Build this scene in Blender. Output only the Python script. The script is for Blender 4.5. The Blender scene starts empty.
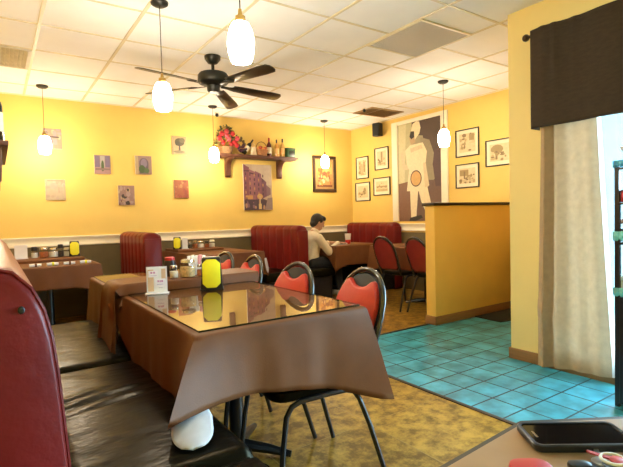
import bpy, bmesh, math, random
from mathutils import Vector, Matrix
from math import sin, cos, pi, radians, sqrt
random.seed(7)
sc = bpy.context.scene
COL = sc.collection

# ------------------------------------------------------------------ camera
F, YAW, PITCH, ROLL = 463.82, .598178, .0359946, -.0262139
CAM_H, H = 1.15, 2.656
fw = Vector((sin(YAW)*cos(PITCH), cos(YAW)*cos(PITCH), -sin(PITCH)))
r0 = Vector((cos(YAW), -sin(YAW), 0)); u0 = r0.cross(fw)
rt = r0*cos(ROLL) + u0*sin(ROLL); up = u0*cos(ROLL) - r0*sin(ROLL)
cd = bpy.data.cameras.new('camera'); cam = bpy.data.objects.new('camera', cd); COL.objects.link(cam)
cam.matrix_world = Matrix(((rt.x, up.x, -fw.x, 0), (rt.y, up.y, -fw.y, 0), (rt.z, up.z, -fw.z, CAM_H), (0, 0, 0, 1)))
cd.sensor_fit = 'HORIZONTAL'; cd.sensor_width = 36; cd.lens = F/623*36; cd.clip_start = .02
sc.camera = cam

# ------------------------------------------------------------------ world, exposure
wd = bpy.data.worlds.new('sky'); sc.world = wd; wd.use_nodes = True
bg = wd.node_tree.nodes['Background']
bg.inputs[0].default_value = (.50, .80, 1, 1); bg.inputs[1].default_value = 13.0
vs = sc.view_settings
vs.view_transform = 'Standard'; vs.look = 'None'; vs.gamma = 1; vs.use_curve_mapping = False
vs.exposure = 1.6
GLOBE = 40.0
def portal(name, loc, rot, sx, sy):
    l = bpy.data.lights.new(name, 'AREA'); l.shape = 'RECTANGLE'; l.size = sx; l.size_y = sy
    l.cycles.is_portal = True
    o = bpy.data.objects.new(name, l); o.location = loc; o.rotation_euler = rot; COL.objects.link(o)
portal('window_daylight', (3.50, .655, 1.21), (0, pi/2, 0), 2.2, 2.2)

# ------------------------------------------------------------------ materials
MATS = {}
def mat(name, col, rough=.5, var=.12, scale=12, metal=0, bump=0, bscale=None, spec=None, emit=None, coat=0, stretch=None, trans=0):
    if name in MATS: return MATS[name]
    m = bpy.data.materials.new(name); m.use_nodes = True; nt = m.node_tree; N = nt.nodes; L = nt.links
    b = N['Principled BSDF']
    tc = N.new('ShaderNodeTexCoord'); mp = N.new('ShaderNodeMapping'); L.new(tc.outputs['Object'], mp.inputs[0])
    if stretch: mp.inputs['Scale'].default_value = stretch
    nz = N.new('ShaderNodeTexNoise'); nz.inputs['Scale'].default_value = scale; nz.inputs['Detail'].default_value = 4
    L.new(mp.outputs[0], nz.inputs['Vector'])
    rp = N.new('ShaderNodeValToRGB')
    rp.color_ramp.elements[0].position = .3; rp.color_ramp.elements[1].position = .7
    rp.color_ramp.elements[0].color = tuple(c*(1-var) for c in col)+(1,)
    rp.color_ramp.elements[1].color = tuple(min(1, c*(1+var)) for c in col)+(1,)
    L.new(nz.outputs['Fac'], rp.inputs[0]); L.new(rp.outputs[0], b.inputs['Base Color'])
    b.inputs['Roughness'].default_value = rough; b.inputs['Metallic'].default_value = metal
    if spec is not None: b.inputs['Specular IOR Level'].default_value = spec
    if coat: b.inputs['Coat Weight'].default_value = coat; b.inputs['Coat Roughness'].default_value = .1
    if bump:
        n2 = N.new('ShaderNodeTexNoise'); n2.inputs['Scale'].default_value = bscale or scale*4; n2.inputs['Detail'].default_value = 3
        L.new(mp.outputs[0], n2.inputs['Vector'])
        bp = N.new('ShaderNodeBump'); bp.inputs['Strength'].default_value = bump; bp.inputs['Distance'].default_value = .02
        L.new(n2.outputs['Fac'], bp.inputs['Height']); L.new(bp.outputs[0], b.inputs['Normal'])
    if emit:
        b.inputs['Emission Color'].default_value = emit[0]+(1,); b.inputs['Emission Strength'].default_value = emit[1]
    if trans:
        tr = N.new('ShaderNodeBsdfTranslucent'); L.new(rp.outputs[0], tr.inputs['Color'])
        mx = N.new('ShaderNodeMixShader'); mx.inputs[0].default_value = trans
        L.new(b.outputs[0], mx.inputs[1]); L.new(tr.outputs[0], mx.inputs[2]); L.new(mx.outputs[0], N['Material Output'].inputs[0])
    MATS[name] = m
    return m
def flat(col, rough=.6):
    return mat('ink_%02x%02x%02x' % tuple(int(c*255) for c in col), col, rough, .06, 30)
def glassmat(name, tint=(1, 1, 1), ior=1.5, rough=.0):
    if name in MATS: return MATS[name]
    m = bpy.data.materials.new(name); m.use_nodes = True; nt = m.node_tree; N = nt.nodes; L = nt.links
    N.remove(N['Principled BSDF'])
    t = N.new('ShaderNodeBsdfTransparent'); t.inputs[0].default_value = tint+(1,)
    g = N.new('ShaderNodeBsdfGlossy'); g.inputs['Roughness'].default_value = rough
    fr = N.new('ShaderNodeFresnel'); fr.inputs[0].default_value = ior
    ge = N.new('ShaderNodeNewGeometry'); ff = N.new('ShaderNodeMath'); ff.operation = 'SUBTRACT'; ff.inputs[0].default_value = 1
    L.new(ge.outputs['Backfacing'], ff.inputs[1]); fm = N.new('ShaderNodeMath'); fm.operation = 'MULTIPLY'
    L.new(fr.outputs[0], fm.inputs[0]); L.new(ff.outputs[0], fm.inputs[1])
    mx = N.new('ShaderNodeMixShader'); L.new(fm.outputs[0], mx.inputs[0]); L.new(t.outputs[0], mx.inputs[1]); L.new(g.outputs[0], mx.inputs[2])
    L.new(mx.outputs[0], N['Material Output'].inputs[0]); MATS[name] = m
    return m

def tile_mat(name, c0, c1, joint, size, off, gap, rough, nscale=3, contrast=(.35, .65), bump=.25, spec=.5, grain=.5):
    m = bpy.data.materials.new(name); m.use_nodes = True; nt = m.node_tree; N = nt.nodes; L = nt.links
    b = N['Principled BSDF']
    tc = N.new('ShaderNodeTexCoord'); sp = N.new('ShaderNodeSeparateXYZ'); L.new(tc.outputs['Object'], sp.inputs[0])
    def M(op, a, bb=None):
        n = N.new('ShaderNodeMath'); n.operation = op
        for i, v in enumerate((a, bb)):
            if v is None: continue
            if isinstance(v, (int, float)): n.inputs[i].default_value = v
            else: L.new(v, n.inputs[i])
        return n.outputs[0]
    ed, cell = [], []
    for ax, o in (('X', off[0]), ('Y', off[1])):
        q = M('DIVIDE', M('SUBTRACT', sp.outputs[ax], o), size)
        f = M('FRACT', q); cell.append(M('FLOOR', q))
        ed.append(M('MINIMUM', f, M('SUBTRACT', 1.0, f)))
    d = M('MINIMUM', ed[0], ed[1]); isj = M('LESS_THAN', d, gap/size/2)
    cb = N.new('ShaderNodeCombineXYZ'); L.new(cell[0], cb.inputs[0]); L.new(cell[1], cb.inputs[1])
    wn = N.new('ShaderNodeTexWhiteNoise'); wn.noise_dimensions = '2D'; L.new(cb.outputs[0], wn.inputs['Vector'])
    nz = N.new('ShaderNodeTexNoise'); nz.inputs['Scale'].default_value = nscale; nz.inputs['Detail'].default_value = 9; nz.inputs['Roughness'].default_value = grain; b.inputs['Specular IOR Level'].default_value = spec
    L.new(tc.outputs['Object'], nz.inputs['Vector'])
    v = M('ADD', nz.outputs['Fac'], M('MULTIPLY', M('SUBTRACT', wn.outputs['Value'], .5), .07))
    rp = N.new('ShaderNodeValToRGB'); L.new(v, rp.inputs[0])
    e = rp.color_ramp.elements; e[0].position, e[1].position = contrast; e[0].color = c0+(1,); e[1].color = c1+(1,)
    mx = N.new('ShaderNodeMix'); mx.data_type = 'RGBA'; L.new(isj, mx.inputs['Factor']); L.new(rp.outputs[0], mx.inputs['A']); mx.inputs['B'].default_value = joint+(1,)
    L.new(mx.outputs['Result'], b.inputs['Base Color'])
    b.inputs['Roughness'].default_value = rough
    bp = N.new('ShaderNodeBump'); bp.inputs['Strength'].default_value = bump; bp.inputs['Distance'].default_value = .004
    L.new(M('SUBTRACT', nz.outputs['Fac'], isj), bp.inputs['Height']); L.new(bp.outputs[0], b.inputs['Normal'])
    MATS[name] = m
    return m

YELLOW = mat('yellow_wall_paint', (.77, .535, .13), .6, .05, 2.2, bump=.03, bscale=60)
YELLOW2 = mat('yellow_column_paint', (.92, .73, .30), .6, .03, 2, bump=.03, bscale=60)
ORANGE = mat('amber_partition_paint', (.90, .57, .12), .6, .05, 2.5, bump=.04, bscale=60)
DADO = mat('olive_dado_paint', (.15, .115, .05), .6, .12, 5)
CREAM = mat('cream_trim_paint', (.88, .80, .60), .45, .03, 5)
TILEC = mat('ceiling_tile', (.94, .935, .92), .85, .03, 3, bump=.08, bscale=180)
TBAR = mat('ceiling_grid_metal', (.74, .66, .47), .5, .08, 3)
CORK = tile_mat('cork_floor', (.15, .075, .010), (.50, .29, .045), (.34, .21, .06), .61, (2.27, .1), .006, .42, nscale=11, contrast=(.40, .62), spec=.25, grain=.72)
TEAL = tile_mat('teal_floor_tile', (.030, .22, .29), (.075, .50, .66), (.008, .035, .045), .208, (2.29, .06), .011, .30, nscale=6, contrast=(.34, .66))
BASEB = mat('tan_baseboard', (.30, .155, .06), .5, .12, 5, stretch=(1, 1, 12))
DARKTRIM = mat('dark_wood_cap', (.022, .012, .008), .4, .2, 8)
BROWNCLOTH = mat('brown_vinyl_cloth', (.160, .060, .021), .48, .10, 9, bump=.06, bscale=240, spec=.2)
LINER = mat('white_felt_backing', (.55, .57, .63), .9, .05, 30)
MAROON = mat('maroon_vinyl', (.155, .012, .010), .33, .16, 6, bump=.10, bscale=30, spec=.2)
BLACKV = mat('black_vinyl', (.004, .0035, .002), .29, .25, 6, bump=.35, bscale=5, stretch=(1, 2.2, 1), spec=.10)
BLACKV.node_tree.nodes['Principled BSDF'].inputs['Specular Tint'].default_value = (.85, .66, .28, 1)  # gold tint paints the yellow wall's reflection into the vinyl's sheen
REDV = mat('red_chair_vinyl', (.50, .030, .015), .42, .10, 9, bump=.06, bscale=60)
BLACKM = mat('black_chair_metal', (.012, .012, .013), .28, .2, 10, metal=.3, coat=.5)
BLACKP = mat('black_plastic', (.014, .014, .016), .35, .2, 12)
CHROME = mat('worn_chrome', (.60, .56, .50), .22, .1, 20, metal=1)
YELLOWP = mat('yellow_napkin_card', (.96, .88, .02), .55, .04, 20)
WHITEP = mat('white_card', (.86, .86, .88), .5, .03, 20)
ACRYL = glassmat('clear_acrylic', (.95, .95, .98), 1.35, .05)
GLASS = glassmat('table_glass', (.95, .95, .86), 1.95)
GLASSEDGE = mat('glass_edge', (.008, .013, .008), .1, .2, 10)
PANE = glassmat('window_glass', (.97, .99, 1), 1.45)
JARG = glassmat('jar_glass', (.96, .96, .94), 1.4, .02)
DKWOOD = mat('dark_shelf_wood', (.105, .036, .016), .45, .3, 7, stretch=(1, 8, 8), bump=.05)
FANM = mat('fan_dark_bronze', (.020, .020, .016), .4, .3, 10, metal=.4)
FANB = mat('fan_blade_dark', (.022, .018, .012), .30, .3, 5, stretch=(1, 8, 1), coat=.5)
FANT = mat('fan_blade_tan', (.46, .30, .11), .4, .15, 5, stretch=(1, 8, 1))
GLOBEM = mat('lit_frosted_glass', (.95, .9, .8), .4, .01, 5, emit=((1, .86, .67), GLOBE))
BURLAP = mat('beige_burlap', (.48, .325, .185), .9, .07, 26, bump=.15, bscale=160, trans=.10)
BURLAPW = mat('pale_curtain_edge', (.74, .74, .74), .9, .05, 26, trans=.4)
VALC = mat('dark_brown_valance', (.045, .028, .017), .85, .16, 20, bump=.3, bscale=90, stretch=(1, 1, 3))

# ------------------------------------------------------------------ mesh helpers
class MB:
    def __init__(s): s.bm = bmesh.new(); s.mi = 0
    def _f(s, vs):
        try:
            f = s.bm.faces.new(vs); f.material_index = s.mi; f.smooth = True
            return f
        except ValueError: return None
    def box(s, a, b, bev=0, seg=2, rot=None, top=1.0):
        c = [(a[i]+b[i])/2 for i in range(3)]; d = [abs(b[i]-a[i])/2 for i in range(3)]
        t = bmesh.new(); bmesh.ops.create_cube(t, size=2)
        for v in t.verts:
            k = top if v.co.z > 0 else 1
            v.co = Vector((v.co.x*d[0]*k, v.co.y*d[1]*k, v.co.z*d[2]))
        if bev: bmesh.ops.bevel(t, geom=t.edges[:], offset=bev, segments=seg, profile=.5, affect='EDGES')
        M = Matrix.Translation(c)
        if rot: M = M @ rot
        s.merge(t, M, bool(bev)); return s
    def merge(s, t, M=None, smooth=True):
        mp = {}
        for v in t.verts: mp[v] = s.bm.verts.new(M @ v.co if M else v.co)
        for f in t.faces:
            n = s._f([mp[v] for v in f.verts])
            if n: n.smooth = smooth
        t.free()
    def tube(s, pts, r, n=10, cap=True, closed=False):
        pts = [Vector(p) for p in pts]; rs = r if isinstance(r, (list, tuple)) else [r]*len(pts)
        rings = []; ref = None
        for i, p in enumerate(pts):
            if closed: d = pts[(i+1) % len(pts)]-pts[i-1]
            else: d = pts[min(i+1, len(pts)-1)]-pts[max(i-1, 0)]
            d.normalize()
            if ref is None:
                ref = Vector((0, 0, 1)) if abs(d.z) < .9 else Vector((1, 0, 0))
            a = d.cross(ref).normalized(); b = a.cross(d).normalized(); ref = b
            rings.append([s.bm.verts.new(p+(a*cos(2*pi*k/n)+b*sin(2*pi*k/n))*rs[i]) for k in range(n)])
        m = len(rings)
        for i in range(m if closed else m-1):
            A, B = rings[i], rings[(i+1) % m]
            for k in range(n): s._f([A[k], A[(k+1) % n], B[(k+1) % n], B[k]])
        if cap and not closed: s._f(rings[0][::-1]); s._f(rings[-1])
        return s
    def lathe(s, prof, c=(0, 0, 0), n=20, M=None):
        c = Vector(c); rings = []
        T = lambda p: (M @ p if M else p)+c
        for r, z in prof:
            if r < 1e-5: rings.append([s.bm.verts.new(T(Vector((0, 0, z))))])
            else: rings.append([s.bm.verts.new(T(Vector((r*cos(2*pi*k/n), r*sin(2*pi*k/n), z)))) for k in range(n)])
        for A, B in zip(rings, rings[1:]):
            for k in range(n):
                k2 = (k+1) % n
                if len(A) == 1 and len(B) == 1: continue
                if len(A) == 1: s._f([A[0], B[k2], B[k]])
                elif len(B) == 1: s._f([A[k], A[k2], B[0]])
                else: s._f([A[k], A[k2], B[k2], B[k]])
        if len(rings[0]) > 1: s._f(rings[0][::-1])
        if len(rings[-1]) > 1: s._f(rings[-1])
        return s
    def ball(s, c, r, n=12, M=None):
        r = (r, r, r) if isinstance(r, (int, float)) else r
        t = bmesh.new(); bmesh.ops.create_uvsphere(t, u_segments=n, v_segments=max(6, n*2//3), radius=1)
        MM = Matrix.Translation(c) @ (M if M else Matrix()) @ Matrix.Diagonal((r[0], r[1], r[2], 1))
        s.merge(t, MM); return s
    def grid(s, fn, nu, nv, wrapu=False):
        V = [[s.bm.verts.new(fn(i/nu, j/nv)) for j in range(nv+1)] for i in range(nu if wrapu else nu+1)]
        for i in range(nu):
            for j in range(nv):
                a, b = V[i], V[(i+1) % len(V)]
                s._f([a[j], b[j], b[j+1], a[j+1]])
        return V
    def prism(s, poly, d, axis='z', bev=0):
        """poly 2-D outline; extruded d[0]..d[1] along axis; x->(y,z) y->(x,z)"""
        def P(p, h): return {'z': (p[0], p[1], h), 'y': (p[0], h, p[1]), 'x': (h, p[0], p[1])}[axis]
        t = bmesh.new()
        A = [t.verts.new(P(p, d[0])) for p in poly]; B = [t.verts.new(P(p, d[1])) for p in poly]
        n = len(poly); t.faces.new(A); t.faces.new(B[::-1])
        for i in range(n): t.faces.new([A[i], B[i], B[(i+1) % n], A[(i+1) % n]])
        bmesh.ops.recalc_face_normals(t, faces=t.faces[:])
        if bev: bmesh.ops.bevel(t, geom=[e for e in t.edges if len(e.link_faces) == 2 and e.calc_face_angle() > .6], offset=bev, segments=2, profile=.5, affect='EDGES')
        s.merge(t, None, bool(bev)); return s
    def build(s, name, m, parent=None, loc=None, solid=0, sub=0, recalc=True, auto=True):
        if recalc: bmesh.ops.recalc_face_normals(s.bm, faces=s.bm.faces[:])
        me = bpy.data.meshes.new(name); s.bm.to_mesh(me); s.bm.free()
        for x in (m if isinstance(m, (list, tuple)) else [m]): me.materials.append(x)
        o = bpy.data.objects.new(name, me); COL.objects.link(o)
        if parent is not None: o.parent = parent
        if loc: o.location = loc
        if solid:
            q = o.modifiers.new('thick', 'SOLIDIFY'); q.thickness = solid; q.offset = -1
        if sub:
            q = o.modifiers.new('smooth', 'SUBSURF'); q.levels = sub; q.render_levels = sub
        if auto and hasattr(me, 'set_sharp_from_angle'): me.set_sharp_from_angle(angle=radians(42))
        return o
def tag(o, label, cat, group=None, kind=None):
    o['label'] = label; o['category'] = cat
    if group: o['group'] = group
    if kind: o['kind'] = kind
    return o
def thing(name, label, cat, loc=(0, 0, 0), rz=0, group=None):
    o = bpy.data.objects.new(name, None); o.empty_display_size = .1; COL.objects.link(o)
    o.location = loc; o.rotation_euler = (0, 0, rz)
    return tag(o, label, cat, group)
def struct(name, mb, m, parent=None, **k):
    o = mb.build(name, m, parent, **k); o['kind'] = 'structure'; return o
def dup(root, loc, rz=None, label=None, group=None):
    r = root.copy(); COL.objects.link(r); r.location = loc
    if rz is not None: r.rotation_euler = (0, 0, rz)
    if label: r['label'] = label
    if group: r['group'] = group
    for ch in list(root.children):
        c = ch.copy(); COL.objects.link(c); c.parent = r
        for g in list(ch.children):
            d = g.copy(); COL.objects.link(d); d.parent = c
    return r
def arc(cx, cy, r, a0, a1, n): return [(cx+r*cos(a0+(a1-a0)*i/n), cy+r*sin(a0+(a1-a0)*i/n)) for i in range(n+1)]

# ------------------------------------------------------------------ the room
XL, XR, YB, YF, XW, YW = -.25, 5.236, 6.369, -1.7, 3.315, 2.115
struct('floor', MB().box((XL-.1, YF-.1, -.1), (2.27, YB+.1, 0)).box((2.27, 3.29, -.1), (XR+.1, YB+.1, 0)), CORK)
struct('floor_tiled', MB().box((2.27, YF-.1, -.1), (XW+.15, 3.29, 0)).box((XW+.15, 1.99, -.1), (XR+.1, 3.29, 0)), TEAL)
struct('trim_1', MB().box((2.255, YF, 0), (2.285, 3.30, .006), .002).box((2.285, 3.275, 0), (3.70, 3.305, .006), .002), DARKTRIM)
struct('ceiling', MB().box((XL-.1, YF-.1, H), (XR+.1, YB+.1, H+.1)), TILEC)
g = MB()
x = .34-.61
while x < XR:
    if x > XL: g.box((x-.012, YF, H-.006), (x+.012, YB, H+.02))
    x += .61
y = 5.90-.61*12
while y < YB:
    if y > YF: g.box((XL, y-.010, H-.0045), (XR, y+.010, H+.02))
    y += .61
g.box((XL, YB-.02, H-.012), (XR, YB, H+.01)).box((XR-.02, YW, H-.012), (XR, YB, H+.01))
struct('trim_2', g, TBAR)
RB, RT = .874, .992       # chair rail
def wallpair(name, a, b, m=YELLOW, low=True, face=None):
    w = struct(name, MB().box(a, b), m)
    return w
wallpair('wall_back', (XL-.1, YB, 0), (XR+.1, YB+.12, H))
wallpair('wall_right', (XR, YW-.12, 0), (XR+.12, YB+.12, H))
wallpair('wall_left', (XL-.12, YF-.12, 0), (XL, YB+.12, H))
struct('trim_3', MB().box((XL, YB-.008, 0), (XR, YB, RB)).box((XR-.008, YW, 0), (XR, YB, RB)), DADO)
g = MB()
def railprof(mb, p0, p1, nrm):
    prof = [(0, RB), (.018, RB), (.022, RB+.012), (.013, RB+.03), (.013, RT-.035), (.026, RT-.018), (.026, RT-.004), (.018, RT), (0, RT)]
    p0, p1, n = Vector(p0), Vector(p1), Vector(nrm)
    A = [mb.bm.verts.new(p0+n*a+Vector((0, 0, z))) for a, z in prof]; B = [mb.bm.verts.new(p1+n*a+Vector((0, 0, z))) for a, z in prof]
    for i in range(len(prof)-1): mb._f([A[i], B[i], B[i+1], A[i+1]])
railprof(g, (XL, YB, 0), (XR, YB, 0), (0, -1, 0)); railprof(g, (XR, YB, .02), (XR, YW, .02), (-1, 0, 0))
struct('trim_4', g, CREAM, recalc=False)
struct('wall_front', MB().box((XL-.12, YF-.12, 0), (XW+.15, YF, H)), YELLOW)
def window(name, mbframe, mbpane):
    w = struct(name, mbframe, mat('dark_window_frame', (.03, .03, .03), .4))
    p = mbpane.build('pane', PANE, w); p['kind'] = 'structure'
# window wall on the right
wy0, wy1, wz0, wz1 = -.45, 1.76, .12, 2.3
struct('wall_window', MB().box((XW, wy1, 0), (XW+.15, YW, H)).box((XW, YF, 0), (XW+.15, wy0, H))
       .box((XW, wy0, 0), (XW+.15, wy1, wz0)).box((XW, wy0, wz1), (XW+.15, wy1, H)), YELLOW2)
f = MB()
for a in (wy0, .1, wy1-.05): f.box((XW+.05, a, wz0), (XW+.10, a+.05, wz1))
f.box((XW+.05, wy0, wz0), (XW+.10, wy1, wz0+.05)).box((XW+.05, wy0, wz1-.05), (XW+.10, wy1, wz1))
window('window_1', f, MB().box((XW+.073, wy0, wz0), (XW+.077, wy1, wz1)))
struct('wall_corridor', MB().box((XW+.15, YW-.12, 0), (XR+.1, YW, H)), YELLOW)
struct('baseboard_window', MB().box((XW-.014, YF, 0), (XW, YW+.014, .085), .003).box((XW-.014, YW, 0), (XR, YW+.014, .085), .003), BASEB)
struct('ground', MB().box((-8, -14, -.25), (14, YF-.12, -.12)).box((XW+.15, YF-.12, -.25), (14, YW-.15, -.12)), mat('pale_pavement', (.42, .42, .41), .9))
struct('wall_exterior', MB().box((XW+.15, YW-.145, -.12), (XR+.1, YW-.122, 3.0)), mat('slate_blue_cladding', (.055, .078, .085), .9, .1, 4))
# half-height partition
PX, PY, PT, PH = 3.707, 3.206, .125, 1.232
struct('partition', MB().box((PX, PY, 0), (XR, PY+PT, PH), .004), [ORANGE])
struct('trim_5', MB().box((PX-.03, PY-.018, PH), (XR, PY+PT+.018, PH+.03), .006), DARKTRIM)
struct('baseboard_partition', MB().box((PX-.012, PY-.012, 0), (XR, PY, .09), .003).box((PX-.012, PY-.012, 0), (PX, PY+PT+.012, .09), .003)
       .box((PX-.012, PY+PT, 0), (XR, PY+PT+.012, .09), .003), BASEB)
tag(MB().prism([(4.32, 3.19), (5.2, 3.19), (5.2, 2.72), (4.30, 2.86)], (0, .010), 'z', .003).build('floor_shade', mat('black_floor_shade', (.012, .013, .013), .8, .2, 40)),  # dark sheet puts the shade at the partition's foot onto the tiles
    'thin black sheet for the shade along the foot of the half-height partition', 'shade sheet')

# ------------------------------------------------------------------ booths
def booth(label, x0, x1, y0, top, seats=(-1, 1), name='double_booth'):
    """back parallel to Y from y0 to the back wall; fluted both sides"""
    t = thing(name, label, 'booth', ((x0+x1)/2, y0, 0))
    Ln = YB-.03-y0; hw = (x1-x0)/2
    mb = MB(); nfl = 7; per = 14; NU = nfl*per; sect = []
    zb = .40
    for k in range(8): sect.append((-1, zb+(top-.06-zb)*k/7))
    for k in range(1, 8):
        a = pi-pi*k/8; sect.append((cos(a), top-.06+.06*sin(a)))
    for k in range(8): sect.append((1, top-.06-(top-.06-zb)*k/7))
    ns = len(sect)-1
    def fn(u, v):
        s, z = sect[round(v*ns)]
        y = u*Ln; ph = (u*nfl) % 1
        fl = .010*(1-abs(sin(pi*ph)))**2 if .01 < u < .99 else 0
        # soft rounded near end corner at the top
        e = min(u, 1-u)*Ln; cz = 0
        if e < .06: cz = .06-sqrt(max(0, .06**2-(.06-e)**2))
        k = max(0, (z-zb)/(top-zb))
        xx = s*(hw+.03*(1-k)*0) - math.copysign(fl, s)*min(1, abs(s)*1.2)
        ex = 1-.25*max(0, 1-e/.02)
        return Vector((xx*ex, y, z-cz*max(0, k-.6)/.4))
    V = mb.grid(fn, NU, ns)
    mb._f(V[0]); mb._f(V[-1][::-1])
    back = mb.build('backrest', MAROON, t, auto=False)
    MB().box((-hw+.01, -.006, .02), (hw-.01, .012, top-.07), .008).build('end_panel', MAROON, t)
    for s in seats:
        sx0, sx1 = (hw-.01, hw+.46) if s > 0 else (-hw-.46, -hw+.01)
        MB().box((sx0, .02, .34), (sx1, Ln, .455), .035, 3).build('seat', BLACKV, t)
        MB().box((sx0+(.06 if s < 0 else 0), .05, 0), (sx1-(.06 if s > 0 else 0), Ln, .34)).build('plinth', BLACKP, t)
    MB().box((-hw+.01, .01, 0), (hw-.01, Ln, .42)).build('plinth', BLACKP, t)
    return t
booth('maroon fluted booth back at the wall left of the middle tables, between two brown tables', 1.315, 1.515, 5.14, 1.025, (-1, 1))
booth('wide maroon fluted booth directly behind the seated person', 3.19, 3.36, 5.0, 1.045, (-1, 1))
booth('maroon fluted booth in the far corner under the four small pictures', 5.05, 5.225, 5.17, 1.035, (-1,))

# the long wall bench beside the front tables
t = thing('booth_bench', 'long bench on the left wall with tall maroon back and black cushions, nearest the viewer', 'bench', (0, 0, 0))
mb = MB(); y0, y1 = 1.05, 3.62
prof = [(.122, .44), (.113, .56), (.105, .70), (.096, .84), (.087, .93), (.075, .985), (.055, 1.03), (.024, 1.064), (-.03, 1.078), (-.10, 1.08), (-.19, 1.078), (-.22, 1.06), (-.235, 1.0), (-.24, .7), (-.24, .44)]
NUy = 40
def bfn(u, v):
    x_, z_ = prof[round(v*(len(prof)-1))]
    y_ = y0+(y1-y0)*u
    e = min(u, 1-u)*(y1-y0); k = 1
    if e < .05: k = .72+.28*sqrt(max(0, 1-(1-e/.05)**2))
    cx, cz = -.08, .62
    return Vector((cx+(x_-cx)*(.80+.2*k if k < 1 else 1), y_, z_ if z_ < .6 else cz+(z_-cz)*(.78+.22*k if k < 1 else 1)))
us = [0, .003, .007, .012, .02]+[.03+.94*i/30 for i in range(31)]+[.98, .988, .993, .997, 1]
V = [[mb.bm.verts.new(bfn(u, j/(len(prof)-1))) for j in range(len(prof))] for u in us]
for i in range(len(V)-1):
    for j in range(len(prof)-1): mb._f([V[i][j], V[i+1][j], V[i+1][j+1], V[i][j+1]])
mb._f(V[0]); mb._f(V[-1][::-1])
mb.build('backrest', MAROON, t, auto=False)
pp = [tuple(bfn(us[2], j/(len(prof)-1))+Vector((0, -.004, 0))) for j in range(len(prof))]
MB().tube(pp, .0045, 6).build('piping', MAROON, t)
MB().ball((.035, y0-.001, .985), (.006, .004, .008), 8).build('button', BLACKP, t)
for a, b in ((-.25, 1.225), (1.245, 2.425), (2.455, 3.62)):
    mb = MB(); x0, x1, zt = .115 if a > 1 else -.235, .63, .462
    def sfn(u, v, a=a, b=b, x0=x0, x1=x1):
        X = x0+(x1-x0)*u; Y = a+(b-a)*v
        # crowned cushion with rolled edges
        eu = min(u, 1-u)*(x1-x0); ev = min(v, 1-v)*(b-a); r = .045
        d = 0
        for e in (eu, ev):
            if e < r: d += r-sqrt(max(0, r*r-(r-e)**2))
        crown = .012*sin(pi*u)*sin(pi*v)
        wr = .0
        for (wx, wy, wa, wl) in ((.30, 1.93, .008, .16), (.36, 1.86, .007, .12), (.27, 2.00, .005, .14)):
            dy = (Y-wy)-.28*(X-wx)
            wr -= wa*math.exp(-(dy/.012)**2)*math.exp(-((X-wx)/wl)**2) - .6*wa*math.exp(-((dy-.03)/.018)**2)*math.exp(-((X-wx)/wl)**2)
        return Vector((X, Y, zt-min(d, .09)+crown+wr))
    V = mb.grid(sfn, 26, 90)
    rim = [V[i][0] for i in range(len(V))]+[V[-1][j] for j in range(1, len(V[0]))]+[V[i][-1] for i in range(len(V)-2, -1, -1)]+[V[0][j] for j in range(len(V[0])-2, 0, -1)]
    low = [mb.bm.verts.new((v.co.x, v.co.y, .33)) for v in rim]
    for i in range(len(rim)): mb._f([rim[i], rim[(i+1) % len(rim)], low[(i+1) % len(rim)], low[i]])
    mb._f(low[::-1])
    mb.build('seat', BLACKV, t, auto=False)
    pr = [(x0+.03, a+.004), (x1-.045, a+.004), (x1-.015, a+.015), (x1-.004, a+.045), (x1-.004, b-.045), (x1-.015, b-.015), (x1-.045, b-.004), (x0+.03, b-.004)]
    MB().tube([(p[0], p[1], zt-.036) for p in pr], .006, 8).build('piping', BLACKV, t)
MB().box((-.24, -.22, 0), (.57, 3.6, .34)).build('plinth', BLACKP, t)

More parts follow.
